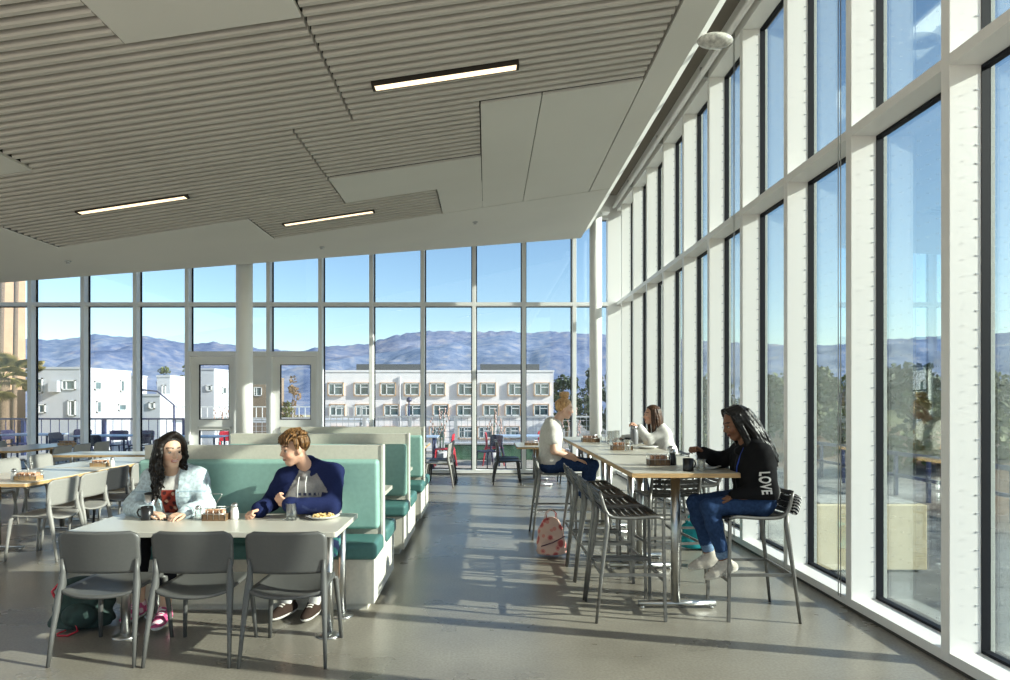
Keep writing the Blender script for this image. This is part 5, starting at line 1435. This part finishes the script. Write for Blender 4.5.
def wh(F):
    cap(F, k, .022, 1.05, -.09)
    def path(i,n,r):
        a = (i/(n-1)-.5)*2*2.05+r.normal()*.05; R0 = .088
        st = k.hp(-.015-R0*math.cos(a), R0*.93*math.sin(a), .055+.02*r.random()); ln = r.uniform(.38,.48); pts = []; ph = r.random()*6.28
        for j in range(12):
            t = j/11; back = V3(.235*t**.85, 0, 0)*(1.0 if math.cos(a) > -.1 else .6)
            q = st + (-k.f*math.cos(a)*.3+k.l*math.sin(a))*.016*math.sin(t*PI) + back + V3(0,0,-1)*ln*t*(.92) + k.l*.008*math.sin(t*9+ph) + V3(1,0,0)*.008*math.sin(t*8+ph*2)
            pts.append(q)
        return pts
    strands(F, k, 56, path, .0135, .0055, 9, .004)
    def top(i,n,r):
        s = 1 if i%2 else -1; b0 = (i/(n-1))*.10
        return [k.hp(.058-b0-.02*t, s*(.012+.082*math.sin(t*1.45)), .127*math.cos(t*1.18)-.005-.02*t) for t in np.linspace(0,1.2,8)]
    strands(F, k, 14, top, .011, .009, 10, .008)
hair(k, 'hair', wh, MH_black, k.H-V3(.22,.24,.52), k.H+V3(.40,.24,.20), .005)
# blue lanyard at the open collar, striped cloth at the stool back and the sleeve lettering
def on_front(mesh_obj, pts, r, m, name):
    mb = MB(); mb.tube([Vector(p_)-Vector(k.root.location) for p_ in pts], r, 8); return mb.build(name, m, k.root)
on_front(None, [tuple(k.nk+V3(-.035,-.055,.0)), tuple(k.ch+V3(-.115,-.06,-.03)), tuple(k.ch+V3(-.135,-.055,-.10)), tuple(k.ch+V3(-.135,-.05,-.17))], .0055, mat('blue_lanyard',(.02,.07,.42),.6), 'lanyard')
def letters(text, o, parent, origin, xdir, ydir, size, m, proj):
    """flat lettering laid on to the cloth it is printed on"""
    cu = bpy.data.curves.new('lettering','FONT'); cu.body = text; cu.size = .1; cu.resolution_u = 3; cu.space_character = 1.06; cu.offset = .003
    tmp = bpy.data.objects.new('lettering', cu); COL.objects.link(tmp); dg = bpy.context.evaluated_depsgraph_get()
    me = bpy.data.meshes.new_from_object(tmp.evaluated_get(dg)); bpy.data.objects.remove(tmp)
    xs_ = [v.co.x for v in me.vertices]; ys_ = [v.co.y for v in me.vertices]
    for v in me.vertices: v.co.x = (v.co.x-min(xs_))/(max(xs_)-min(xs_))*size[0]; v.co.y = (v.co.y-min(ys_))/(max(ys_)-min(ys_))*size[1]
    bm = bmesh.new(); bm.from_mesh(me); bmesh.ops.triangulate(bm, faces=bm.faces); bmesh.ops.subdivide_edges(bm, edges=[e for e in bm.edges if e.calc_length() > .012], cuts=2, use_grid_fill=False); bm.to_mesh(me); bm.free()
    dg = bpy.context.evaluated_depsgraph_get(); src = o.data
    bv = BVHTree.FromPolygons([v.co for v in src.vertices], [tuple(q.vertices) for q in src.polygons])
    for v in me.vertices:
        w = Vector(origin)+Vector(xdir)*v.co.x+Vector(ydir)*v.co.y
        hit = bv.ray_cast(w-Vector(proj)*.3, Vector(proj))
        v.co = ((hit[0] - Vector(proj)*.0022) if hit[0] is not None else w) - Vector(parent.location)
    return link('lettering', me, m, parent)
ax = Vector(k.el[1]-k.sh[1]).normalized(); xd = Vector((ax.x,0,ax.z)).normalized(); yd = Vector((-xd.z,0,xd.x)); yd = yd if yd.x > 0 else -yd
st = Vector(k.sh[1])*.52+Vector(k.el[1])*.48
letters('LOVE', jacket, k.root, (1.992,4.93,1.095), tuple(Vector((.10,0,-1)).normalized()), tuple(Vector((1,0,.10)).normalized()), (.165,.070), mat('white_print',(.78,.77,.75),.7), (0,1,0))
t = thing('striped_jacket','black and white striped garment draped on the back of the near woman\'s stool','garment',(2.255,5.15,.80))
F = Field((2.20,4.88,.74),(2.36,5.42,1.0),.006)
for q in range(9):
    yy = 4.935+q*.054; F.cone((2.285+.008*math.sin(q*1.7),yy,.90+.008*math.sin(q*2.3)),(2.262+.012*math.sin(q*2.9),yy,.80),.022,.024,.014)
F.wrinkle(.003,50,4); Pm,Fm = F.mesh(); c = np.tile(np.array((.012,.012,.02)),(len(Pm),1)); c[np.sin((Pm[:,1]*.55+Pm[:,2]*1.0+Pm[:,0])*230) > .35] = (.72,.71,.69)
np_mesh('cloth', Pm, Fm, M_cloth, t, c)

# ============ blonde woman on the aisle side
k = person(dict(label='person with blonde hair in a bun and a white tee sitting on the aisle side', root=(.76,8.03,0), skin=(.66,.42,.31), lip=(.55,.24,.20), brow=(.28,.16,.08), vox=.007,
    head=(.925,8.02,1.515), face=(.98,-.06,-.16), up=(.16,0,1), bulk=1.14, neck=(.825,8.03,1.375), chest=(.765,8.03,1.295), pelvis=(.755,8.03,.865), lat_sh=(0.05,1,0), lat_hip=(0,1,0), sw=.35, hw=.20,
    r_elbow=(.78,7.79,1.03), l_elbow=(.82,8.27,1.03), r_wrist=(1.03,7.86,.93), l_wrist=(1.06,8.18,.93), r_hand=(.95,.25,-.22), l_hand=(.95,-.25,-.22), r_palm=(0,0,1), l_palm=(0,0,1), r_curl=.4, l_curl=.4,
    r_knee=(1.25,7.93,.845), l_knee=(1.25,8.14,.845), r_ankle=(1.13,7.94,.42), l_ankle=(1.13,8.13,.42), r_toe=(1,0,-.2), l_toe=(1,0,-.2)))
def bt(F):
    k.torso(F, .020)
    for s in (1,-1): F.cone(k.sh[s], k.sh[s]*.42+k.el[s]*.58, .072, .068, .03)
    F.cone(k.nk-k.LS*.035-V3(0,0,.05), k.nk+k.LS*.035-V3(0,0,.05), .066, .066, .02)
    def post(F):
        F.plane(k.pel+V3(0,0,-.0), (0,0,-1))
        for s in (1,-1): pass
    F.post = post
garment(k, 'tee', bt, M_cloth, (.60,.565,.52), (.005,32), 21)
def bj(F):
    F.cone(k.pel-k.LH*.085, k.pel+k.LH*.085, .105*k.b+.014, .105*k.b+.014, .04); F.cone(k.mid*.35+k.pel*.65-k.LH*.06, k.mid*.35+k.pel*.65+k.LH*.06, .10*k.b+.012, .10*k.b+.012, .04)
    for s in (1,-1): k.leg(F, s, .010, t1=.88)
garment(k, 'jeans', bj, M_denim, (.024,.048,.12), (.004,34), 22)
shoes(k, (.60,.57,.52), (.65,.62,.58))
MH_blonde = hair_mat('blonde_hair', (.34,.17,.07), (.74,.48,.24), .5, (26,26,6))
def bh(F):
    F.ell(k.hp(-.018,0,.034), k.R, (.103,.084,.094), .01); F.plane(k.hp(.045,0,.060), k.f*.75-k.u*.66); F.plane(k.hp(-.02,0,-.055), -k.u-k.f*.3)
    bun = k.hp(-.030,0,.158); F.ell(bun, k.R, (.052,.052,.046), .004)
    def coil(i,n,r): a0 = r.random()*6.28; zz = r.uniform(-.022,.028); return [bun+k.f*.048*math.cos(a0+t)+k.l*.048*math.sin(a0+t)+k.u*(zz+.012*math.sin(t*2)) for t in np.linspace(0,2.2,7)]
    strands(F, k, 12, coil, .011, .007, 3, .003)
    def up_(i,n,r): a = 2*PI*i/n; return [k.hp(-.02+.10*math.cos(a)*math.cos(t), .083*math.sin(a)*math.cos(t), .03+.086*math.sin(t)) for t in np.linspace(.15 if math.cos(a) < .3 else .75,1.3,6)]
    strands(F, k, 24, up_, .009, .007, 4, .004)
hair(k, 'hair', bh, MH_blonde, k.H-.2, k.H+V3(.22,.22,.28), .006)

# ============ woman in white on the window side
k = person(dict(label='person with straight brown hair in a white sweater sitting on the window side farther back', root=(2.30,8.6,0), skin=(.58,.34,.24), lip=(.45,.16,.14), brow=(.05,.03,.02), vox=.007,
    head=(2.10,8.58,1.425), face=(-.99,-.08,.02), up=(0,0,1), neck=(2.17,8.59,1.275), chest=(2.21,8.6,1.205), pelvis=(2.30,8.6,.865), lat_sh=(.05,-1,0), lat_hip=(0,-1,0), sw=.35, hw=.20,
    l_elbow=(2.02,8.42,1.115), r_elbow=(1.98,8.80,1.115), l_wrist=(1.915,8.50,1.27), r_wrist=(1.76,8.72,1.115), l_hand=(-.72,-.1,.55), l_palm=(.5,-.2,.8), r_hand=(-.9,-.3,0), r_palm=(0,0,1), l_curl=.9, r_curl=.4,
    l_knee=(1.90,8.50,.845), r_knee=(1.90,8.71,.845), l_ankle=(2.03,8.51,.42), r_ankle=(2.03,8.70,.42), l_toe=(-1,0,-.2), r_toe=(-1,0,-.2)))
def ws(F):
    k.torso(F, .026)
    for s in (1,-1): k.arm(F, s, .022, t1=.94, kk=.03, cuff=.004)
    F.cone(k.nk-k.LS*.03-V3(0,0,.05), k.nk+k.LS*.03-V3(0,0,.05), .07, .07, .02)
    F.post = lambda F: F.plane(k.pel+V3(0,0,-.02), (0,0,-1))
garment(k, 'sweater', ws, M_cloth, (.70,.68,.64), (.006,32), 31)
def wj(F):
    F.cone(k.pel-k.LH*.085, k.pel+k.LH*.085, .105*k.b+.014, .105*k.b+.014, .04); F.cone(k.mid*.35+k.pel*.65-k.LH*.06, k.mid*.35+k.pel*.65+k.LH*.06, .10*k.b+.012, .10*k.b+.012, .04)
    for s in (1,-1): k.leg(F, s, .010, t1=.9)
garment(k, 'trousers', wj, M_denim, (.02,.024,.04), (.003,34), 32)
shoes(k, (.10,.09,.09), (.5,.48,.45))
MH_choc = hair_mat('chestnut_hair', (.022,.011,.007), (.12,.062,.036), .38, (34,34,3))
def ch_(F):
    cap(F, k, .026, 1.04, -.09)
    def path(i,n,r):
        a = (i/(n-1)-.5)*2*2.05+r.normal()*.04; R0 = .088; st = k.hp(-.015-R0*math.cos(a), R0*.93*math.sin(a), .055+.02*r.random()); ln = r.uniform(.30,.36)
        return [st+(-k.f*math.cos(a)*.4+k.l*math.sin(a))*.012*math.sin(t*PI)+V3(.05*t*(1 if math.cos(a) > 0 else .2),0,-ln*t)+k.l*.004*math.sin(t*6+i) for t in np.linspace(0,1,9)]
    strands(F, k, 50, path, .0135, .006, 12, .004)
hair(k, 'hair', ch_, MH_choc, k.H-V3(.22,.22,.40), k.H+V3(.24,.22,.20), .006)
# ------------------------------------------------------------------ light, sky, camera
el, az = math.radians(25), math.radians(14)
sd = Vector((math.cos(el)*math.cos(az), -math.cos(el)*math.sin(az), math.sin(el)))
sl = bpy.data.lights.new('sun','SUN'); sl.energy = 5.6; sl.angle = math.radians(.6); sl.color = (1,.935,.84)
so = bpy.data.objects.new('sun', sl); COL.objects.link(so); so.location = (20,-4,12); so.rotation_euler = sd.to_track_quat('Z','Y').to_euler()
W = bpy.data.worlds.new('World'); S.world = W; W.use_nodes = True
nt = W.node_tree; N = nt.nodes; L = nt.links
bg = N['Background']; sky = N.new('ShaderNodeTexSky'); sky.sky_type = 'NISHITA'; sky.sun_disc = False
sky.sun_elevation = el; sky.sun_rotation = math.atan2(sd.x, sd.y); sky.altitude = 100; sky.air_density = 1.0; sky.dust_density = .4; sky.ozone_density = 2.0
hs = N.new('ShaderNodeHueSaturation'); hs.inputs['Saturation'].default_value = 1.0
L.new(sky.outputs[0], hs.inputs['Color']); L.new(hs.outputs[0], bg.inputs['Color']); bg.inputs['Strength'].default_value = .125
# added fill lights aimed up, unseen behind and beside the camera, to brighten the hall
for (x,y,e) in ((-4,-1.5,75),(-10,3,75),(.3,-1.5,60)):
    l = bpy.data.lights.new('fill_uplight','AREA'); l.energy = e; l.size = 1.6; l.color = (1,.93,.84)
    o = bpy.data.objects.new('fill_uplight', l); COL.objects.link(o); o.location = (x,y,1.9); o.rotation_euler = (PI,0,0)
cam = bpy.data.cameras.new('camera'); cam.sensor_width = 36; cam.lens = 36*673/1010; cam.clip_end = 3000; cam.clip_start = .05
cam.shift_x = (505-487)/1010; cam.shift_y = (399-340)/1010
co = bpy.data.objects.new('camera', cam); COL.objects.link(co); co.location = (0,0,EYE); co.rotation_euler = (PI/2,0,0); S.camera = co
S.view_settings.view_transform = 'Standard'; S.view_settings.look = 'None'; S.view_settings.exposure = .85; S.view_settings.gamma = .95
S.cycles.max_bounces = 10; S.cycles.diffuse_bounces = 4; S.cycles.transparent_max_bounces = 24; S.cycles.sample_clamp_indirect = 6
S.cycles.use_denoising = True
